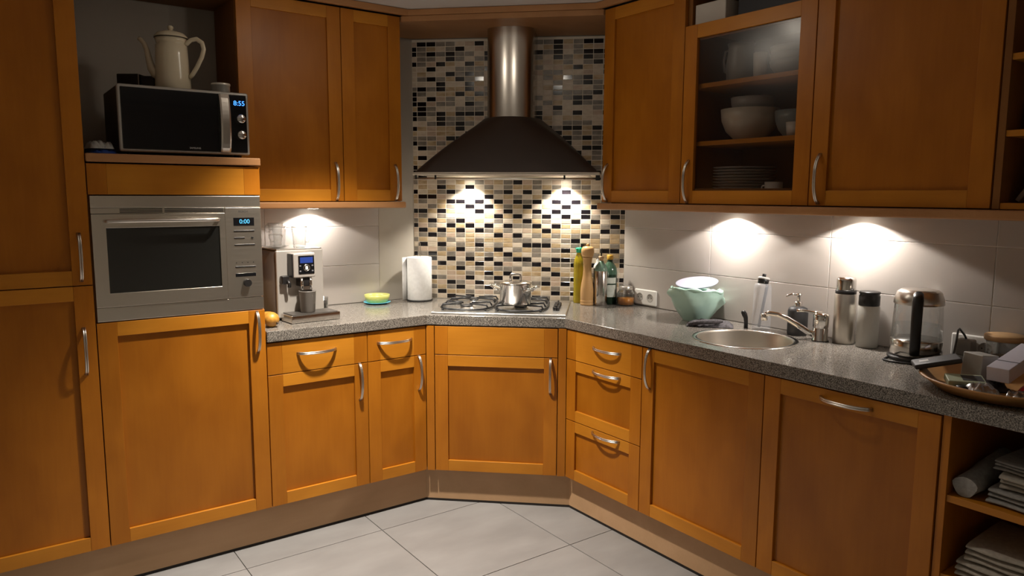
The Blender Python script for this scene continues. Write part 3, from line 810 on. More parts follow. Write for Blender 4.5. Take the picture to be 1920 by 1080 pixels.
# ------------------------------------------------------------------ coffee machine
CMR = math.radians(4)
t = thing('coffee_machine', 'silver bean-to-cup coffee machine with blue lit screen', 'coffee machine', (-1.60, -0.33, ZCT), CMR)
CMS = plain('silver_paint', (0.50, 0.47, 0.43), 0.36, 0.45)
CMB = plain('bronze_grey_side', (0.16, 0.13, 0.11), 0.35, 0.5)
bw = 0.112
MB().box(-bw, bw, 0.0, 0.02, 0.012, 0.318).build('front', CMS, t, 0.006)
sd = MB(); side = [(0.02, 0.0), (0.27, 0.0), (0.27, 0.30), (0.25, 0.318), (0.02, 0.318), (0.02, 0.0)]
MB().box(-bw + 0.004, bw - 0.004, 0.018, 0.275, 0.006, 0.316).build('body', CMS, t, 0.012)
rows_ = []
for i in range(13):
    u = i / 12; z = 0.006 + 0.306 * u; bl = 0.022 * math.sin(PI * min(1, u * 1.0)) ** 0.7
    rows_.append([(-bw + 0.003, 0.016, z), (-bw - bl * 0.5 - 0.003, 0.03, z), (-bw - bl - 0.004, 0.12, z), (-bw - bl - 0.002, 0.24, z), (-bw + 0.003, 0.272, z)])
MB().grid(rows_).build('side_cover', CMB, t)
MB().box(-bw + 0.004, bw - 0.004, 0.006, 0.26, 0.318, 0.324).build('cup_tray', SN, t, 0.002)
hdm = MB().box(-0.056, 0.048, -0.055, 0.0, 0.196, 0.306).build('control_head', CMS, t, 0.006)
MB().box(-0.0615, -0.055, -0.05, 0.0, 0.198, 0.304).build('side_trim', BLK, hdm, 0.002)
scn = MB().box(-0.034, 0.042, -0.0575, -0.05, 0.212, 0.295).build('screen', BLG, hdm, 0.002)
MB().box(-0.026, 0.034, -0.0583, -0.057, 0.262, 0.288).build('lit_display', emis('blue_screen', (0.03, 0.10, 0.55), 0.6), hdm)
ring = [(0.004 + 0.014 * math.cos(a * PI / 12), -0.0585, 0.240 + 0.014 * math.sin(a * PI / 12)) for a in range(24)]
MB().tube(ring, 0.0016, 6, True).build('dial_ring', SN, hdm)
MB().box(-0.002, 0.010, -0.0585, -0.057, 0.232, 0.248).build('dial_mark', WHITE, hdm)
for a, b_ in ((-0.026, 0.226), (-0.026, 0.25), (0.032, 0.226), (0.032, 0.25)): MB().box(a - 0.004, a + 0.004, -0.0582, -0.057, b_ - 0.003, b_ + 0.003).build('key', plain('dim_key', (0.15, 0.15, 0.16), 0.4), hdm)
sp_ = MB().box(-0.024, 0.032, -0.045, 0.0, 0.155, 0.196).build('spout_block', BLK, t, 0.004)
for x in (-0.017, 0.025):
    MB().tube([(x, -0.046, 0.196), (x, -0.05, 0.165), (x + 0.003, -0.045, 0.142)], 0.0065, 12).build('nozzle', CH, sp_)
MB().box(-0.100, -0.066, -0.03, 0.0, 0.168, 0.206).build('steam_socket', BLK, t, 0.005)
MB().tube([(-0.075, -0.028, 0.185), (-0.07, -0.036, 0.17), (-0.07, -0.034, 0.155)], 0.008, 10).build('steam_nozzle', BLK, t)
tr = MB().box(-0.098, 0.135, -0.115, 0.0, 0.002, 0.036).build('drip_tray', SP, t, 0.003)
MB().box(-0.09, 0.125, -0.108, -0.004, 0.036, 0.039).build('drip_grille', plain('grille_grey', (0.12, 0.11, 0.10), 0.4, 0.7), tr)
CMM = Matrix.Translation((-1.60, -0.33, ZCT)) @ Matrix.Rotation(CMR, 4, 'Z')
def cmp(x, y, z): return CMM @ Vector((x, y, z))
t = thing('grey_mug', 'matte grey cup under the coffee machine spout', 'cup', cmp(0.004, -0.058, 0.0395))
MB().lathe([(0, 0), (0.029, 0), (0.032, 0.004), (0.037, 0.092), (0.0385, 0.094), (0.0385, 0.097), (0.035, 0.097), (0.034, 0.09), (0.029, 0.006), (0, 0.006)], 32).build('body', plain('grey_ceramic', (0.17, 0.155, 0.14), 0.45), t)
# glass cups on the machine
def glass_mug(name, label, loc, r, h, rz=None, z=0.0, sc=1):
    t = thing(name, label, 'glass', loc, rz or 0, 'clear glasses on the coffee machine')
    MB().lathe([(0, 0), (r * 0.72, 0), (r * 0.78, 0.003), (r * 0.84, h * 0.5), (r, h), (r - 0.0025, h), (r - 0.003, h - 0.003)], 28).build('bowl', GL, t)
    if rz is not None:
        MB().tube([(r * 0.86, 0, h * 0.25), (r * 1.15, 0, h * 0.22), (r * 1.42, 0, h * 0.42), (r * 1.40, 0, h * 0.70), (r * 1.15, 0, h * 0.84), (r * 0.95, 0, h * 0.82)], 0.0035, 8).build('handle', GL, t)
    return t
glass_mug('glass_mug', 'clear glass mug with round handle at right on the coffee machine', cmp(0.030, 0.07, 0.324), 0.036, 0.098, 0.0)
glass_mug('glass_mug', 'clear glass mug at the middle of the coffee machine top', cmp(-0.022, 0.175, 0.324), 0.033, 0.095, 2.6)
t = glass_mug('glass_cup', 'clear glass cup, lower of two stacked on the coffee machine', cmp(-0.078, 0.08, 0.336), 0.033, 0.05)
t2 = glass_mug('glass_cup', 'clear glass cup, upper of two stacked on the coffee machine', cmp(-0.078, 0.08, 0.387), 0.036, 0.052, 3.3)
t = thing('glass_saucer', 'clear glass saucer under the two stacked cups', 'saucer', cmp(-0.078, 0.08, 0.324))
MB().lathe([(0, 0), (0.03, 0), (0.034, 0.003), (0.055, 0.010), (0.055, 0.012), (0.033, 0.006), (0, 0.0045)], 32).build('dish', GL, t)
# board leaning between tower and machine
tag(MB().box(-0.010, 0.002, -0.09, 0.12, 0.0, 0.17).rot('Y', -7).mv(-1.764, -0.235, ZCT + 0.003).build('chopping_board', wood('pale_board', (0.52, 0.34, 0.18), (0.6, 0.42, 0.24), 'y'), None, 0.006), 'pale wooden chopping board standing between tower and coffee machine', 'chopping board')
# pear
PEAR = noisy('pear_skin', (0.36, 0.16, 0.02), (0.58, 0.30, 0.05), 0.42, (40, 40, 40))
t = thing('pear', 'ripe yellow brown pear lying on the worktop edge', 'pear', (-1.783, -0.470, ZCT), 0.4)
MB().lathe([(0, 0.0), (0.015, 0.0015), (0.027, 0.010), (0.033, 0.025), (0.031, 0.040), (0.025, 0.054), (0.017, 0.068), (0.010, 0.077), (0, 0.080)], 28).mv(0, 0, -0.026).rot('X', -62).mv(0, 0, 0.032).build('fruit', PEAR, t)
MB().lathe([(0, 0), (0.005, 0.0), (0.004, 0.004), (0, 0.005)], 10).rot('X', 100).mv(0.006, -0.024, 0.019).build('blossom_end', plain('pear_end', (0.03, 0.018, 0.01), 0.7), t)
# small dark glass right of the machine
t = thing('small_glass', 'small dark drinking glass right of the coffee machine', 'glass', (-1.405, -0.10, ZCT))
MB().lathe([(0, 0), (0.022, 0), (0.024, 0.06), (0.0225, 0.06), (0.0205, 0.006), (0, 0.006)], 24).build('tumbler', GL, t)
MB().lathe([(0, 0.007), (0.0195, 0.007), (0.0205, 0.042), (0, 0.042)], 24).build('coffee_grounds', plain('dark_coffee', (0.02, 0.014, 0.01), 0.6), t)

# ------------------------------------------------------------------ yellow bowl on blue saucer
tag(MB().lathe([(0, 0.0), (0.045, 0.0), (0.05, 0.003), (0.070, 0.009), (0.070, 0.012), (0.05, 0.008), (0, 0.006)], 40).build('blue_saucer', plain('blue_plastic', (0.10, 0.48, 0.62), 0.35)), 'flat light blue plastic lid under the yellow bowl', 'lid').location = (-1.105, -0.085, ZCT)
m = plain('yellow_plastic', (0.78, 0.80, 0.26), 0.3); m.node_tree.nodes['Principled BSDF'].inputs['Transmission Weight'].default_value = 0.35
tag(MB().lathe([(0, 0.0), (0.048, 0.0), (0.055, 0.006), (0.064, 0.026), (0.066, 0.040), (0.063, 0.040), (0.061, 0.027), (0.052, 0.010), (0, 0.005)], 40).build('yellow_bowl', m), 'shallow translucent yellow bowl on the blue lid', 'bowl').location = (-1.105, -0.085, ZCT + 0.0085)

# ------------------------------------------------------------------ kitchen roll
t = thing('kitchen_roll', 'thick white kitchen paper roll on a wire stand', 'paper roll', (-0.868, -0.115, ZCT), ROT_V)
MB().cyl(0.07, 0, 0.007, 32).build('base', BLK, t)
lp = [(0.006 * s_, 0, z_) for s_, z_ in ((-1, 0.006), (-1, 0.15), (-1, 0.29))] + [(-0.0045, 0, 0.312), (0, 0, 0.318), (0.0045, 0, 0.312)] + [(0.006, 0, 0.29), (0.006, 0, 0.15), (0.006, 0, 0.006)]
MB().tube(lp, 0.002, 8).build('wire_loop', SN, t)
PAPER = noisy('white_paper', (0.78, 0.78, 0.77), (0.84, 0.84, 0.83), 0.8, (60, 60, 60), bump=0.2)
MB().lathe([(0.02, 0), (0.063, 0), (0.066, 0.003), (0.066, 0.226), (0.063, 0.229), (0.02, 0.229), (0.02, 0)], 48).mv(0, 0, 0.0075).build('roll', PAPER, t)
pts = [(0.0668 * math.cos(a), 0.0668 * math.sin(a)) for a in [PI * (0.62 + 0.05 * i) for i in range(9)]] + [(-0.070, -0.012), (-0.078, -0.024), (-0.088, -0.032)]
MB().grid([[(x, y, z) for x, y in pts] for z in (0.009, 0.122, 0.236)]).build('loose_sheet', PAPER, t, solid=0.0008)

# ------------------------------------------------------------------ gas hob
HQ = FRAME_D
hobc = Vector((-0.640, -0.585, 0))
t = thing('gas_hob', 'stainless steel gas hob with black pan supports', 'hob', (hobc.x, hobc.y, ZCT), DROT)
hw, hd_ = 0.325, 0.24
MB().box(-hw, hw, -hd_, hd_, 0.0003, 0.010).build('plate', HOB, t, 0.004)
def support(cx):
    s = MB(); r1, r2 = 0.128, 0.205; z = 0.030
    loop = []
    for i in range(40):
        a = 2 * PI * i / 40
        c_, s_ = math.cos(a), math.sin(a)
        loop.append((cx + r1 * abs(c_) ** 0.62 * (1 if c_ > 0 else -1), r2 * abs(s_) ** 0.62 * (1 if s_ > 0 else -1), 0.018))
    s.tube(loop, 0.0055, 8, True)
    sp = t_sup = s.build('pan_support', IRON, t)
    for by in (-0.105, 0.105):
        for k in range(4):
            a = PI / 4 + k * PI / 2
            ex = cx + 0.118 * (1 if math.cos(a) > 0 else -1); ey = by + 0.055 * (1 if math.sin(a) > 0 else -1)
            ix, iy = cx + 0.030 * math.cos(a), by + 0.030 * math.sin(a)
            MB().tube([(ex, ey, 0.018), (ex * 0.9 + ix * 0.1, ey * 0.9 + iy * 0.1, 0.036), (ix, iy, 0.036)], 0.005, 8).build('finger', IRON, sp)
    for sx in (-1, 1):
        for sy in (-1, 1): MB().cyl(0.006, 0.010, 0.018, 10, (cx + sx * 0.105, sy * 0.175)).build('foot', IRON, sp)
    return sp
for cx in (-0.175, 0.095):
    support(cx)
    for by, rr in ((-0.105, 0.036), (0.105, 0.028)):
        b_ = MB().lathe([(rr + 0.012, 0.010), (rr + 0.010, 0.013), (rr + 0.002, 0.014), (rr, 0.020), (0, 0.020)], 32, (cx, by)).build('burner', SN, t)
        MB().lathe([(rr - 0.006, 0.020), (rr - 0.004, 0.026), (rr - 0.010, 0.028), (0, 0.028)], 32, (cx, by)).build('burner_cap', IRON, b_)
for k in range(4):
    x, y = 0.270, -0.10 + k * 0.052
    kb = MB().cyl(0.017, 0.010, 0.026, 20, (x, y)).build('knob', BLK, t)
    MB().box(x - 0.004, x + 0.004, y - 0.016, y + 0.016, 0.026, 0.036).build('grip', BLK, kb, 0.002)
# cooking pot on the right front burner
HOBM = Matrix.Translation((hobc.x, hobc.y, ZCT)) @ Matrix.Rotation(DROT, 4, 'Z')
pp = HOBM @ Vector((0.070, -0.112, 0.0415))
t = thing('cooking_pot', 'shiny steel cooking pot with lid on the gas hob', 'pot', pp, ROT_V)
R_ = 0.076
MB().lathe([(0, 0), (R_ - 0.004, 0), (R_, 0.004), (R_, 0.095), (R_ + 0.004, 0.098), (R_ + 0.001, 0.098), (R_ - 0.002, 0.094), (R_ - 0.002, 0.01), (0, 0.008)], 48).build('body', SP, t)
ld = MB().lathe([(R_ + 0.005, 0.0985), (R_ + 0.004, 0.102), (0.055, 0.111), (0.02, 0.116), (0, 0.117)], 48).build('lid', SP, t)
hz = 0.115
MB().tube([(-0.024, 0, hz - 0.004), (-0.026, 0, hz + 0.018), (-0.020, 0, hz + 0.028), (0, 0, hz + 0.030), (0.020, 0, hz + 0.028), (0.026, 0, hz + 0.018), (0.024, 0, hz - 0.004)], 0.0038, 10, flat=1.6).build('lid_handle', SN, ld)
for a in (165, -35):
    hb = [(R_ - 0.002, -0.036, 0.068), (R_ + 0.014, -0.038, 0.074), (R_ + 0.044, -0.028, 0.088), (R_ + 0.054, 0, 0.092), (R_ + 0.044, 0.028, 0.088), (R_ + 0.014, 0.038, 0.074), (R_ - 0.002, 0.036, 0.068)]
    MB().tube(hb, 0.0048, 10).rot('Z', a).build('side_handle', CH, t)
    for sgn in (-1, 1): MB().box(R_ - 0.004, R_ + 0.003, sgn * 0.036 - 0.007, sgn * 0.036 + 0.007, 0.060, 0.076).rot('Z', a).build('rivet_plate', CH, t, 0.002)
# ------------------------------------------------------------------ bottles by the hob
def lathe_thing(name, label, cat, loc, parts, rz=0.0, group=None):
    t = thing(name, label, cat, loc, rz, group)
    for nm, prof, mat in parts: MB().lathe(prof, 32).build(nm, mat, t)
    return t
GRN = plain('green_cap', (0.02, 0.42, 0.24), 0.4)
t = lathe_thing('sunflower_oil_bottle', 'clear bottle of yellow oil with bright green cap', 'bottle', (-0.205, -0.655, ZCT), [
    ('bottle', [(0, 0), (0.026, 0), (0.028, 0.004)] + [(0.0285 - 0.0012 * (i % 2), 0.02 + i * 0.013) for i in range(15)] + [(0.026, 0.228), (0.016, 0.252), (0.012, 0.262), (0.012, 0.270), (0, 0.270)], plain('oil_in_bottle', (0.62, 0.50, 0.03), 0.12, Transmission_Weight=0.55)),
    ('cap', [(0.0145, 0.268), (0.0155, 0.270), (0.0155, 0.290), (0.013, 0.294), (0, 0.294)], GRN)])
MB().box(-0.022, 0.004, -0.008, 0.008, 0.285, 0.291).build('cap_tab', GRN, t, 0.002)
MILL = wood('beech_turned', (0.52, 0.30, 0.12), (0.62, 0.38, 0.17), 'z', 0.4)
lathe_thing('pepper_mill', 'tall turned pale wooden pepper mill', 'pepper mill', (-0.222, -0.742, ZCT), [
    ('body', [(0, 0), (0.034, 0), (0.035, 0.004), (0.035, 0.012), (0.0335, 0.014), (0.035, 0.016), (0.035, 0.024), (0.0335, 0.026), (0.0345, 0.03), (0.035, 0.06), (0.034, 0.085), (0.030, 0.115), (0.024, 0.150), (0.021, 0.185), (0.021, 0.215), (0.023, 0.235), (0.026, 0.248), (0.0265, 0.251), (0, 0.251)], MILL),
    ('head', [(0, 0.253), (0.027, 0.253), (0.0295, 0.258), (0.0335, 0.275), (0.0325, 0.292), (0.026, 0.303), (0.014, 0.307), (0.006, 0.308), (0.006, 0.311), (0.009, 0.316), (0.006, 0.320), (0, 0.320)], MILL)])
t = lathe_thing('oil_dispenser', 'steel oil dispenser with green glass shoulder and cork pourer', 'dispenser', (-0.170, -0.790, ZCT), [
    ('sleeve', [(0, 0), (0.033, 0), (0.034, 0.003), (0.034, 0.180), (0.032, 0.182)], SP),
    ('glass_shoulder', [(0.034, 0.1805), (0.0345, 0.188), (0.028, 0.205), (0.015, 0.222), (0.012, 0.232), (0, 0.232)], plain('green_glass', (0.16, 0.26, 0.20), 0.08)),
    ('cork', [(0.009, 0.229), (0.013, 0.248), (0.014, 0.256), (0, 0.257)], plain('cork', (0.55, 0.36, 0.2), 0.7)),
    ('pourer', [(0.004, 0.256), (0.0035, 0.28), (0.005, 0.285), (0.005, 0.296), (0, 0.296)], BLK)])
GB = plain('dark_green_glass', (0.010, 0.030, 0.016), 0.08)
t = lathe_thing('green_bottle', 'dark green bottle with yellow cap and pale label', 'bottle', (-0.096, -0.778, ZCT), [
    ('bottle', [(0, 0), (0.036, 0), (0.038, 0.004), (0.038, 0.165), (0.034, 0.190), (0.022, 0.212), (0.015, 0.222), (0.0145, 0.235), (0, 0.235)], GB),
    ('shoulder', [(0.0385, 0.158), (0.0385, 0.166), (0.0345, 0.1905), (0.0225, 0.2125), (0.0155, 0.2225)], plain('green_glass_light', (0.055, 0.115, 0.075), 0.10)),
    ('cap', [(0.0155, 0.234), (0.0165, 0.236), (0.0165, 0.256), (0.0145, 0.259), (0, 0.259)], plain('yellow_cap', (0.62, 0.36, 0.05), 0.4))], 0)
va = math.atan2(CAM[1] + 0.79, CAM[0] + 0.10)
LBL = noisy('bottle_label', (0.50, 0.54, 0.48), (0.60, 0.63, 0.57), 0.5, (60, 60, 60))
MB().grid([[(0.0388 * math.cos(va + a), 0.0388 * math.sin(va + a), z) for a in [(-0.95 + 0.19 * i) for i in range(11)]] for z in (0.040, 0.142)]).build('label', LBL, t)
MB().grid([[(0.0391 * math.cos(va + a), 0.0391 * math.sin(va + a), z) for a in [(-0.95 + 0.19 * i) for i in range(11)]] for z in (0.104, 0.111)]).build('label_stripe', GB, t)
t = lathe_thing('spice_bottle', 'slim black bottle with white label behind the pepper mill', 'bottle', (-0.118, -0.712, ZCT), [
    ('bottle', [(0, 0), (0.025, 0), (0.025, 0.19), (0.02, 0.205), (0.012, 0.215), (0.012, 0.235), (0, 0.235)], BLK),
    ('label', [(0.0255, 0.185), (0.0255, 0.205 - 0.012), (0.0205, 0.206), (0.0125, 0.2155), (0.0125, 0.232)], plain('white_label', (0.62, 0.64, 0.62), 0.4))])
HON = plain('honey', (0.70, 0.26, 0.03), 0.2)
t = lathe_thing('honey_jar', 'small glass jar half full of amber honey', 'jar', (-0.062, -0.866, ZCT), [
    ('jar', [(0, 0), (0.044, 0), (0.047, 0.004), (0.047, 0.058), (0.043, 0.070), (0.034, 0.080), (0.033, 0.092), (0.0305, 0.092), (0.0315, 0.079), (0.041, 0.068), (0.0445, 0.057), (0.0445, 0.006), (0, 0.004)], GL),
    ('honey', [(0, 0.0045), (0.0438, 0.0065), (0.0438, 0.040), (0, 0.040)], HON),
    ('lid', [(0.0345, 0.084), (0.0345, 0.099), (0.032, 0.101), (0, 0.101)], plain('jar_lid', (0.45, 0.42, 0.38), 0.3, 0.7))])
# ------------------------------------------------------------------ sockets
def socket(name, label, y, z, w_, n, h_=0.08):
    t = thing(name, label, 'socket', (-0.006, y, z), RQ)
    MB().box(-w_ / 2, w_ / 2, -0.012, 0.0, -h_ / 2, h_ / 2).build('plate', WHITE, t, 0.006)
    for k in range(n):
        x = (k - (n - 1) / 2) * 0.071
        ins = MB().lathe([(0.0215, 0.0125), (0.0195, 0.013), (0.0185, 0.0122), (0, 0.0121)], 28).rot('X', 90).mv(x, 0.0, 0)
        ins = ins.build('insert', plain('socket_grey', (0.34, 0.32, 0.29), 0.5), t)
        for s_ in (-1, 1): MB().cyl(0.0028, 0.0122, 0.0126, 10).rot('X', 90).mv(x + s_ * 0.0095, 0, 0).build('pin_hole', BLK, ins)
    return t
socket('double_socket', 'white double wall socket right of the honey jar', -0.959, 0.958, 0.152, 2)
socket('double_socket', 'white double wall socket behind the cluttered tray', -2.515, 0.965, 0.150, 2)

# ------------------------------------------------------------------ bowl wrapped in mint bag with lilac lid
MINT = plain('mint_bag', (0.54, 0.80, 0.70), 0.3)
t = thing('bagged_bowl', 'bowl wrapped in a crinkled mint green plastic bag', 'bowl', (-0.118, -1.378, ZCT), ROT_V)
rr = random.Random(4); rows_ = []
for i in range(15):
    u = i / 14; z = 0.138 * u; row = []
    R0 = 0.058 + 0.060 * math.sin(PI / 2 * min(1, u * 1.15))
    for k in range(40):
        a = 2 * PI * k / 40
        R1 = R0 * (1 + 0.035 * math.sin(7 * a + 5 * u) * u + rr.uniform(-0.02, 0.02) * (0.3 + u))
        R1 += 0.022 * max(0, math.cos(a - 0.1)) ** 8 * max(0, 1 - abs(u - 0.62) * 4)      # gathered knot at right
        R1 += 0.020 * max(0, math.cos(a - 3.3)) ** 10 * max(0, 1 - abs(u - 0.88) * 6)     # ear at left
        row.append((R1 * math.cos(a), R1 * math.sin(a) * 0.98, z + (0.012 * math.cos(a + 2.2) * u)))
    rows_.append(row)
mb = MB().grid(rows_, True, True); mb.add(rows_[0], [list(range(40))]); mb.build('bag', MINT, t)
MB().tube([(0.115 * math.cos(a * PI / 14), 0.112 * math.sin(a * PI / 14), 0.138 + 0.012 * math.cos(a * PI / 14 + 2.2) + 0.004 * math.sin(a * 1.7)) for a in range(28)], [0.007 + 0.003 * math.sin(k * 2.3) for k in range(28)], 8, True).build('bag_edge', MINT, t)
o = tag(MB().lathe([(0, 0), (0.088, 0), (0.094, 0.004), (0.096, 0.008), (0.093, 0.008), (0.086, 0.006), (0, 0.006)], 48).rot('X', 8).rot('Y', -7).build('lilac_lid', plain('lilac_plastic', (0.42, 0.43, 0.52), 0.5)), 'round pale lilac lid lying on the mint wrapped bowl', 'lid')
o.location = (-0.118, -1.378, ZCT + 0.168); o.rotation_euler.z = ROT_V
# cloth
CLO = noisy('dark_cloth', (0.045, 0.042, 0.045), (0.11, 0.10, 0.11), 0.9, (120, 120, 120))
t = thing('dish_cloth', 'crumpled dark grey dish cloth lying beside the sink', 'cloth', (-0.185, -1.515, ZCT), -0.9)
crumple(0.20, 0.11, 0.020, 21, 20, 12, 0.009).build('cloth', CLO, t, sub=1)
MB().tube([(-0.09, -0.05, 0.008), (-0.04, -0.058, 0.022), (0.02, -0.048, 0.026), (0.05, -0.02, 0.024)], [0.007, 0.01, 0.011, 0.008], 8).build('fold', CLO, t)
# sink plug / brush stub
t = thing('bottle_stopper', 'small black curved rubber stopper standing behind the sink', 'stopper', (-0.105, -1.640, ZCT), ROT_V)
MB().tube([(0.004, 0, 0.0), (0.004, 0, 0.025), (0.002, 0, 0.045), (-0.004, 0, 0.060), (-0.011, 0, 0.068)], [0.009, 0.0085, 0.0095, 0.012, 0.008], 14).build('stem', BLK, t)
MB().lathe([(0, -0.008), (0.010, -0.006), (0.011, 0.002), (0.007, 0.008), (0, 0.009)], 16).mv(-0.008, 0, 0.068).build('knob', BLK, t)
# clear water bottle with filter stick
m = plain('milky_plastic', (0.62, 0.64, 0.68), 0.25, Alpha=0.22)
t = thing('filter_bottle', 'clear water bottle with black lid and grey stick inside', 'bottle', (-0.075, -1.700, ZCT))
MB().lathe([(0, 0), (0.036, 0), (0.039, 0.004), (0.038, 0.10), (0.036, 0.185), (0.030, 0.200), (0.028, 0.2)], 36).build('bottle', m, t)
lid_ = MB().lathe([(0, 0), (0.022, 0), (0.023, 0.016), (0.021, 0.019), (0, 0.019)], 28).rot('Y', 12).mv(0, 0, 0.198).build('lid', BLK, t)
MB().lathe([(0, 0.018), (0.025, 0.018), (0.025, 0.025), (0.02, 0.028), (0, 0.028)], 28).rot('Y', 12).mv(0, 0, 0.198).build('lid_disc', plain('pale_disc', (0.55, 0.53, 0.5), 0.4), lid_)
MB().cyl(0.008, 0.028, 0.042, 16).rot('Y', 12).mv(-0.002, 0, 0.198).build('lid_knob', BLK, lid_)
MB().box(-0.006, 0.006, -0.002, 0.002, 0.0, 0.185).rot('Y', 9).rot('Z', math.degrees(ROT_V)).mv(-0.008, 0.006, 0.010).build('stick', plain('grey_stick', (0.16, 0.16, 0.17), 0.4), t)
# soap dispenser
t = lathe_thing('soap_dispenser', 'dark grey soap dispenser with chrome pump behind the tap', 'soap dispenser', (-0.058, -1.862, ZCT), [
    ('bottle', [(0, 0), (0.036, 0), (0.040, 0.004), (0.040, 0.100), (0.036, 0.112), (0.022, 0.118), (0.016, 0.120), (0, 0.120)], plain('anthracite', (0.022, 0.021, 0.022), 0.5)),
    ('collar', [(0.016, 0.119), (0.016, 0.137), (0.013, 0.139), (0, 0.139)], CH),
    ('pump_stem', [(0.007, 0.138), (0.007, 0.163), (0.012, 0.165), (0.012, 0.172), (0, 0.173)], CH)], ROT_V)
MB().tube([(0.004, 0, 0.169), (-0.03, 0, 0.169), (-0.045, 0, 0.164), (-0.052, 0, 0.157)], [0.0055, 0.005, 0.004, 0.0035], 10).build('pump_spout', CH, t)
# tap
t = thing('kitchen_tap', 'chrome mixer tap with lever beside the round sink', 'tap', (-0.100, -1.992, ZCT), 0)
MB().lathe([(0, 0), (0.031, 0), (0.031, 0.003), (0.029, 0.005), (0.029, 0.050), (0.027, 0.052), (0.027, 0.054), (0.030, 0.056), (0.030, 0.104), (0.026, 0.112), (0, 0.114)], 36).build('body', CH, t)
MB().lathe([(0.0315, 0), (0.0325, 0.002), (0.0315, 0.004)], 36).build('base_ring', BLK, t)
dS = Vector((-0.55, 0.62, 0)).normalized()
ang = math.degrees(math.atan2(dS.y, dS.x))
MB().tube([(0.02, 0, 0.022), (0.05, 0, 0.036), (0.09, 0, 0.062), (0.13, 0, 0.086), (0.165, 0, 0.100), (0.195, 0, 0.103), (0.212, 0, 0.098)], [0.013, 0.012, 0.0115, 0.011, 0.0105, 0.0105, 0.0105], 14).rot('Z', ang).build('spout', CH, t)
MB().lathe([(0, 0), (0.0125, 0), (0.0125, 0.026), (0.009, 0.028), (0, 0.028)], 20).rot('Y', 6).mv(0.214, 0, 0.074).rot('Z', ang).build('aerator', CH, t)
MB().tube([(0.0, 0, 0.112), (0.03, 0, 0.112), (0.06, 0, 0.117), (0.092, 0, 0.116)], [0.009, 0.0065, 0.005, 0.006], 10).rot('Z', ang - 8).build('lever', CH, t)
# flasks
lathe_thing('steel_flask', 'brushed steel vacuum flask with cup lid by the wall', 'flask', (-0.062, -2.066, ZCT), [
    ('body', [(0, 0), (0.038, 0), (0.040, 0.003), (0.040, 0.192), (0.037, 0.197)], STV),
    ('band', [(0.0375, 0.194), (0.0385, 0.196), (0.0385, 0.209), (0.036, 0.211)], BLK),
    ('cup', [(0.0355, 0.2105), (0.036, 0.248), (0.032, 0.258), (0.02, 0.262), (0, 0.262)], SP)])
lathe_thing('white_flask', 'matt white drinking bottle with black lid', 'flask', (-0.060, -2.160, ZCT), [
    ('body', [(0, 0), (0.036, 0), (0.039, 0.004), (0.0385, 0.155), (0.035, 0.162), (0, 0.162)], plain('cream_white', (0.46, 0.45, 0.41), 0.45)),
    ('lid', [(0.036, 0.160), (0.0375, 0.163), (0.0375, 0.196), (0.0345, 0.200), (0.0345, 0.204), (0.0375, 0.206), (0.0375, 0.212), (0.034, 0.214), (0, 0.214)], BLK)])
# kettle
t = thing('glass_kettle', 'glass electric kettle with steel lid and black handle', 'kettle', (-0.125, -2.372, ZCT), ROT_V)
MB().lathe([(0, 0), (0.088, 0), (0.090, 0.004), (0.090, 0.012), (0.084, 0.016), (0, 0.016)], 48).build('power_base', BLK, t)
MB().lathe([(0.080, 0.017), (0.083, 0.020), (0.084, 0.070), (0.081, 0.075), (0, 0.075)], 48).build('heater_ring', SP, t)
MB().lathe([(0.081, 0.0745), (0.0815, 0.078), (0.076, 0.20)], 48).build('glass_body', GL, t)
MB().lathe([(0, 0.078), (0.0775, 0.081), (0.0755, 0.125), (0, 0.125)], 48).build('water', glass('water', (0.93, 0.95, 0.96), 0.02, 1.25), t)
MB().lathe([(0.078, 0.197), (0.080, 0.199), (0.079, 0.215), (0.070, 0.240), (0.06, 0.2475), (0.045, 0.250), (0, 0.249)], 48).build('lid', SN, t)
hpts = [(0.0, -0.055, 0.236), (0.0, -0.085, 0.240), (0.0, -0.102, 0.225), (0.0, -0.106, 0.17), (0.0, -0.102, 0.11), (0.0, -0.094, 0.06), (0.0, -0.082, 0.030)]
MB().tube(hpts, [0.012, 0.016, 0.018, 0.0175, 0.017, 0.017, 0.016], 14, flat=0.7, upv=(0, -1, 0)).rot('Z', -31).build('handle', BLK, t)
cd = [(-0.085, 0.02, 0.005), (-0.105, 0.0, 0.004), (-0.125, -0.025, 0.004), (-0.118, -0.055, 0.004), (-0.09, -0.08, 0.004), (-0.05, -0.10, 0.004), (0.0, -0.112, 0.004), (0.05, -0.11, 0.004), (0.10, -0.09, 0.004), (0.14, -0.05, 0.004)]
MB().tube(cd, 0.0035, 8).build('cord', BLK, t)

# ------------------------------------------------------------------ tray with odds and ends
TRC = Vector((-0.358, -2.752, ZCT))
WIC = wood('tray_wood', (0.36, 0.17, 0.05), (0.48, 0.25, 0.09), 'x', 0.45)
o = tag(MB().lathe([(0, 0.0), (0.17, 0.0), (0.19, 0.004), (0.228, 0.034), (0.234, 0.036), (0.232, 0.040), (0.224, 0.039), (0.185, 0.010), (0.165, 0.007), (0, 0.007)], 56).build('round_tray', WIC), 'round shallow wooden tray full of small things', 'tray')
o.location = TRC
def tr_at(x, y, z=0.008): return (TRC.x + x, TRC.y + y, TRC.z + z)
def rbox(name, label, cat, loc, size, rz, mat, tilt=0, tx=0, bev=0.003):
    w_, d_, h_ = size
    o = MB().box(-w_ / 2, w_ / 2, -d_ / 2, d_ / 2, 0, h_).rot('Y', tilt).rot('X', tx)
    zmin = min(v[2] for v in o.v); o.mv(0, 0, -zmin)
    o = o.build(name, mat, None, bev); o.location = loc; o.rotation_euler.z = rz
    return tag(o, label, cat)
GREYP = plain('grey_box', (0.36, 0.35, 0.32), 0.5)
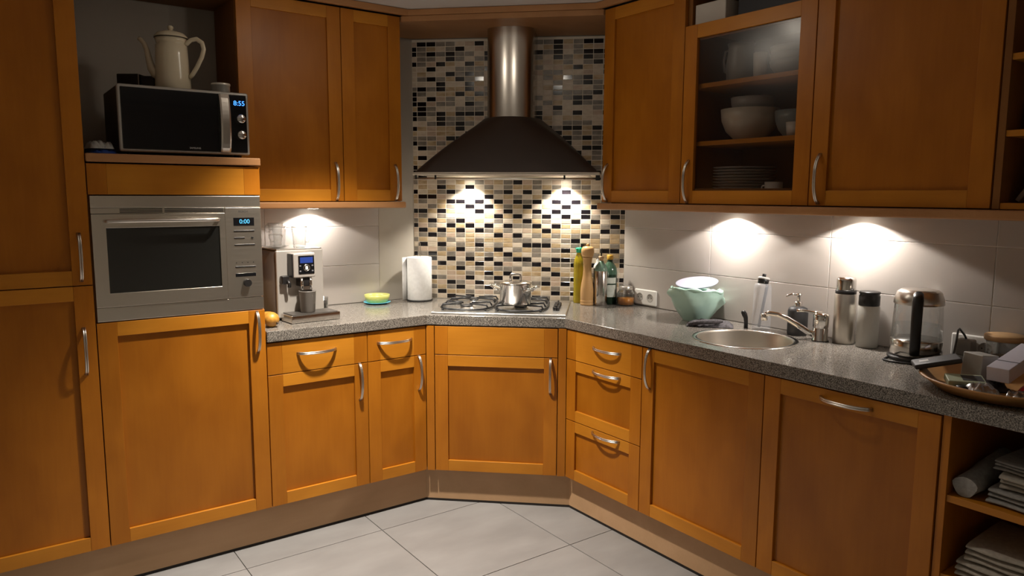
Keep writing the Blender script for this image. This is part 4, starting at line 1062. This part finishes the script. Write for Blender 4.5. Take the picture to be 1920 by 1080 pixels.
rbox('grey_carton', 'small pale grey carton standing in the tray', 'box', tr_at(0.015, 0.090, 0.008), (0.062, 0.07, 0.088), ROT_V + 0.25, GREYP, 4)
LIL = plain('lilac_white_box', (0.60, 0.58, 0.66), 0.4)
t = thing('long_white_box', 'long narrow white box lying across the tray', 'box', tr_at(0.052, 0.005, 0.040), ROT_V + 0.62)
MB().box(-0.12, 0.12, -0.03, 0.03, 0, 0.042).rot('Y', -10).mv(0, 0, 0.021).build('carton', LIL, t, 0.002)
MB().box(-0.055, -0.053, -0.031, 0.031, 0.0424, 0.0428).rot('Y', -10).mv(0, 0, 0.021).build('printed_line', BLK, t)
t = thing('black_pouch', 'flat black pouch with small white card on the tray rim', 'pouch', tr_at(-0.045, 0.185, 0.034), ROT_V - 0.35)
MB().box(-0.065, 0.065, -0.042, 0.042, 0, 0.016).rot('Y', -14).mv(0, 0, 0.022).build('pouch', plain('black_leather', (0.028, 0.024, 0.024), 0.45), t, 0.005)
MB().box(-0.045, -0.020, -0.012, 0.010, 0.0162, 0.0168).rot('Y', -14).mv(0, 0, 0.022).build('card', plain('white_card', (0.5, 0.48, 0.46), 0.5), t)
t = thing('tea_packet', 'pale green and white folded packet in the tray', 'packet', tr_at(-0.085, 0.085, 0.012), ROT_V - 0.3)
MB().box(-0.05, 0.05, -0.028, 0.028, 0, 0.020).rot('X', 12).mv(0, 0, 0.008).build('packet', plain('pale_green_paper', (0.42, 0.46, 0.32), 0.5), t, 0.003)
MB().box(-0.01, 0.045, -0.018, 0.018, 0.0202, 0.0208).rot('X', 12).mv(0, 0, 0.008).build('print', plain('dark_print', (0.05, 0.05, 0.05), 0.5), t)
FOIL = noisy('foil', (0.5, 0.5, 0.5), (0.75, 0.75, 0.75), 0.22, (30, 30, 30), metal=0.9)
def lump(name, label, cat, loc, size, rz, mat, seed):
    o = crumple(size[0], size[1], size[2], seed, 10, 8, size[2] * 0.35).build(name, mat); o.location = loc; o.rotation_euler.z = rz
    return tag(o, label, cat)
lump('foil_wrapper', 'shiny silver foil wrapper at the tray middle', 'wrapper', tr_at(-0.110, 0.030, 0.008), (0.085, 0.055, 0.022), ROT_V, FOIL, 31)
lump('foil_wrapper', 'small crinkled foil wrapper at the front tray rim', 'wrapper', tr_at(-0.105, -0.060, 0.008), (0.07, 0.05, 0.020), ROT_V + 0.4, FOIL, 32)
lump('red_packet', 'bright red packet under the long white box', 'packet', tr_at(0.0, -0.085, 0.008), (0.13, 0.10, 0.030), ROT_V + 0.5, plain('red_foil', (0.55, 0.02, 0.03), 0.3), 33)
lump('dark_wrapper', 'dark brown wrapper in front of the grey carton', 'wrapper', tr_at(-0.040, 0.030, 0.008), (0.09, 0.07, 0.020), ROT_V - 0.2, plain('dark_brown', (0.03, 0.022, 0.02), 0.4), 34)
lump('white_napkin', 'small cream paper napkin at the left tray rim', 'napkin', tr_at(-0.100, 0.105, 0.009), (0.05, 0.045, 0.016), ROT_V - 0.5, plain('cream_paper', (0.52, 0.45, 0.36), 0.7), 35)
o = tag(MB().lathe([(0, 0), (0.014, 0), (0.016, 0.003), (0.016, 0.013), (0.013, 0.016), (0, 0.016)], 24).build('black_bottle_cap', BLK), 'round black bottle cap at the front left of the tray', 'cap')
o.location = tr_at(-0.135, 0.072, 0.009)
# charging cord from the right socket
o = tag(MB().tube([(-0.022, -2.500, 0.975), (-0.06, -2.500, 1.010), (-0.10, -2.50, 1.035), (-0.14, -2.512, 1.035), (-0.19, -2.53, 1.005), (-0.25, -2.55, 0.975), (-0.31, -2.565, 0.958)], 0.0035, 8).build('charging_cord', BLK), 'thin black cord arching from the socket into the tray', 'cord')
t = thing('plug_adapter', 'grey plug adapter sitting in the right wall socket', 'adapter', (-0.0185, -2.50, 0.965), RQ)
MB().box(-0.026, 0.026, -0.045, 0.0, -0.03, 0.03).build('body', plain('adapter_grey', (0.30, 0.28, 0.25), 0.5), t, 0.008)
# jar with wooden lid
t = lathe_thing('storage_jar', 'glass storage jar with wooden lid behind the tray', 'jar', (-0.070, -2.628, ZCT), [
    ('jar', [(0, 0), (0.052, 0), (0.056, 0.004), (0.056, 0.098), (0.053, 0.102), (0.051, 0.102), (0.0535, 0.096), (0.0535, 0.006), (0, 0.005)], GL),
    ('contents', [(0, 0.0055), (0.0525, 0.0065), (0.0525, 0.045), (0.03, 0.052), (0, 0.047)], noisy('dried_fruit', (0.05, 0.02, 0.012), (0.30, 0.22, 0.14), 0.5, (70, 70, 70))),
    ('lid', [(0, 0.103), (0.058, 0.103), (0.060, 0.105), (0.060, 0.118), (0.058, 0.121), (0, 0.121)], wood('jar_lid_wood', (0.42, 0.25, 0.11), (0.54, 0.34, 0.17), 'x'))])

# ------------------------------------------------------------------ linen on the open base shelf
def folded(name, label, loc, w_, d_, h_, rz, mat, seed, group=None):
    r_ = random.Random(seed); mb = MB(); n = 3
    t = thing(name, label, 'cloth', loc, rz, group)
    for k in range(n):
        hh = h_ / n; rows_ = []
        off = r_.uniform(-0.008, 0.008)
        for i in range(13):
            x = -w_ / 2 + w_ * i / 12; row = []
            for q in range(12):
                a = 2 * PI * q / 12
                cy_, cz_ = math.cos(a), math.sin(a)
                yy = d_ / 2 * (abs(cy_) ** 0.35) * (1 if cy_ > 0 else -1); zz = hh / 2 * (abs(cz_) ** 0.7) * (1 if cz_ > 0 else -1)
                row.append((x, yy + off + 0.004 * math.sin(i * 0.8 + k), hh * (k + 0.5) + zz * 0.97))
            rows_.append(row)
        m_ = MB().grid(rows_, True, True); m_.add(rows_[0], [list(range(12))]); m_.add(rows_[-1], [list(range(12))])
        m_.build('fold', mat, t)
    return t
LIN = noisy('linen', (0.34, 0.31, 0.26), (0.42, 0.38, 0.32), 0.9, (90, 90, 90))
LIN2 = noisy('linen_grey', (0.26, 0.25, 0.235), (0.34, 0.33, 0.31), 0.9, (90, 90, 90))
def shelfpt(x, y, z): return (XF + y, B[3] - x, z)
folded('folded_towel', 'grey folded towel lowest in the pile on the middle shelf', shelfpt(0.235, 0.17, 0.629), 0.24, 0.26, 0.042, RQ, LIN2, 1)
folded('folded_towel', 'beige folded towel second in the pile on the middle shelf', shelfpt(0.235, 0.175, 0.672), 0.21, 0.24, 0.045, RQ + 0.08, LIN, 2)
folded('folded_towel', 'topmost folded towel of the pile on the middle shelf', shelfpt(0.22, 0.18, 0.718), 0.20, 0.22, 0.030, RQ - 0.05, LIN2, 3)
folded('folded_towel', 'beige folded towel lowest in the pile on the lower shelf', shelfpt(0.19, 0.17, 0.389), 0.27, 0.28, 0.050, RQ, LIN, 4)
folded('folded_towel', 'beige folded towel on top of the pile on the lower shelf', shelfpt(0.20, 0.17, 0.440), 0.26, 0.27, 0.050, RQ + 0.03, LIN, 5)
t = thing('rolled_cloth', 'rolled grey kitchen cloth at the left of the middle shelf', 'cloth', shelfpt(0.062, 0.16, 0.629), RQ)
rows_ = []
rr = random.Random(8)
for i in range(13):
    y = -0.13 + 0.26 * i / 12
    rows_.append([((0.032 + 0.004 * math.sin(3 * a + i)) * math.cos(a), y, 0.030 + 0.02 * i / 12 + 0.030 * (1 + 0.5 * i / 12) * math.sin(a) * (1 if math.sin(a) > 0 else 0.95)) for a in [2 * PI * k / 18 for k in range(18)]])
zmin = min(v[2] for r_ in rows_ for v in r_)
mb = MB().grid(rows_, True, True); mb.add(rows_[0], [list(range(18))]); mb.add(rows_[-1], [list(range(18))]); mb.mv(0, 0, -zmin + 0.0005); mb.build('cloth', LIN2, t)

# ------------------------------------------------------------------ crockery in the glass cabinet
def gc(x, y, z): return (XU + y, VR[1] - x, z)
CRM = plain('cream_glaze', (0.62, 0.58, 0.50), 0.3); GRY = plain('grey_glaze', (0.36, 0.36, 0.35), 0.35); BLU = plain('grey_blue_glaze', (0.24, 0.30, 0.32), 0.3)
WHT = plain('white_glaze', (0.68, 0.67, 0.64), 0.3)
def bowl_prof(r, h): return [(0, 0), (r * 0.45, 0), (r * 0.5, 0.004), (r * 0.8, h * 0.3), (r * 0.96, h * 0.65), (r, h), (r - 0.004, h), (r * 0.92 - 0.003, h * 0.65), (r * 0.75, h * 0.32), (r * 0.4, 0.008), (0, 0.007)]
zl1, zl2, zl0 = 1.7005, 1.9305, ZUB + 0.0185
lathe_thing('large_bowl', 'large cream bowl on the middle shelf of the glass cabinet', 'bowl', gc(0.205, 0.17, zl1), [('bowl', bowl_prof(0.115, 0.125), CRM)])
lathe_thing('nested_bowl', 'grey bowl stacked inside the large cream bowl', 'bowl', gc(0.215, 0.17, zl1 + 0.085), [('bowl', bowl_prof(0.085, 0.085), GRY)])
lathe_thing('blue_bowl', 'grey blue bowl right of the large cream bowl', 'bowl', gc(0.405, 0.19, zl1), [('bowl', bowl_prof(0.082, 0.105), BLU)])
lathe_thing('white_cup', 'small white cup in front of the grey blue bowl', 'cup', gc(0.475, 0.075, zl1), [('cup', [(0, 0), (0.028, 0), (0.033, 0.05), (0.030, 0.05), (0.026, 0.006), (0, 0.005)], WHT)])
for k in range(11):
    o = tag(MB().lathe([(0, 0), (0.07, 0), (0.085, 0.004), (0.125, 0.0125), (0.125, 0.0145), (0.083, 0.007), (0, 0.004)], 40).build('dinner_plate', GRY), ['lowest', 'second', 'third', 'fourth', 'fifth', 'sixth', 'seventh', 'eighth', 'ninth', 'tenth', 'topmost'][k] + ' grey dinner plate of the stack behind the glass door', 'plate', 'dinner plates in the glass cabinet')
    o.location = gc(0.175, 0.19, zl0 + k * 0.0118)
t = thing('white_mug', 'small white mug with handle beside the plate stack', 'mug', gc(0.365, 0.12, zl0), RQ)
MB().lathe([(0, 0), (0.03, 0), (0.033, 0.004), (0.034, 0.07), (0.031, 0.07), (0.030, 0.008), (0, 0.006)], 28).build('cup', WHT, t)
MB().tube([(-0.031, 0, 0.058), (-0.05, 0, 0.055), (-0.055, 0, 0.036), (-0.048, 0, 0.018), (-0.031, 0, 0.016)], 0.004, 8).build('handle', WHT, t)
t = thing('jug', 'grey jug with pale handle on the top glass cabinet shelf', 'jug', gc(0.15, 0.17, zl2), RQ)
MB().lathe([(0, 0), (0.05, 0), (0.055, 0.004), (0.058, 0.08), (0.05, 0.14), (0.055, 0.16), (0.052, 0.16), (0.047, 0.14), (0.055, 0.08), (0.052, 0.008), (0, 0.006)], 32).build('body', GRY, t)
MB().tube([(-0.05, 0, 0.145), (-0.078, 0, 0.14), (-0.086, 0, 0.10), (-0.078, 0, 0.06), (-0.056, 0, 0.05)], 0.006, 8).build('handle', WHT, t)
lathe_thing('white_beaker', 'slim white beaker in the middle of the top glass shelf', 'beaker', gc(0.265, 0.14, zl2), [('beaker', [(0, 0), (0.024, 0), (0.028, 0.105), (0.025, 0.105), (0.022, 0.006), (0, 0.005)], WHT)])
for k in range(3):
    lathe_thing('grey_dish', ['lowest', 'middle', 'topmost'][k] + ' grey dish of the stack on the top glass shelf', 'dish', gc(0.40, 0.18, zl2 + k * 0.026), [('dish', bowl_prof(0.10, 0.06), GRY)], group='grey dishes on the top glass shelf')
# things on top of the glass cabinet shelf (open pigeonhole)
def gtop(x, y): return gc(x, y, 2.1585)
rbox('white_box', 'white cardboard box in the pigeonhole above the glass door', 'box', gtop(0.10, 0.11), (0.15, 0.16, 0.085), RQ, plain('white_card_box', (0.55, 0.52, 0.47), 0.6))
rbox('black_box', 'large black box beside the white box above the glass door', 'box', gtop(0.38, 0.19), (0.34, 0.26, 0.125), RQ, plain('black_card', (0.012, 0.012, 0.016), 0.5))
# open wall shelf contents
def ws(x, y, z): return (XU + y, VR[3] - x, z)
lathe_thing('dark_dish', 'dark shallow dish on the upper open wall shelf', 'dish', ws(0.14, 0.15, 1.8835), [('dish', [(0, 0), (0.05, 0), (0.09, 0.018), (0.088, 0.022), (0.05, 0.006), (0, 0.005)], plain('black_glaze', (0.02, 0.02, 0.022), 0.15))])
rbox('teal_box', 'dark teal box on the middle open wall shelf', 'box', ws(0.13, 0.17, 1.6705), (0.16, 0.18, 0.085), RQ, plain('teal_card', (0.01, 0.05, 0.065), 0.5))
o = MB().box(-0.007, 0.007, -0.12, 0.12, 0, 0.17).rot('Y', 32).build('leaning_tray', plain('grey_wood_tray', (0.16, 0.10, 0.07), 0.5), None, 0.003)
tag(o, 'thin brown tray leaning on the lowest open wall shelf', 'tray'); o.rotation_euler.z = RQ; o.location = ws(0.045, 0.18, ZUB + 0.0235)
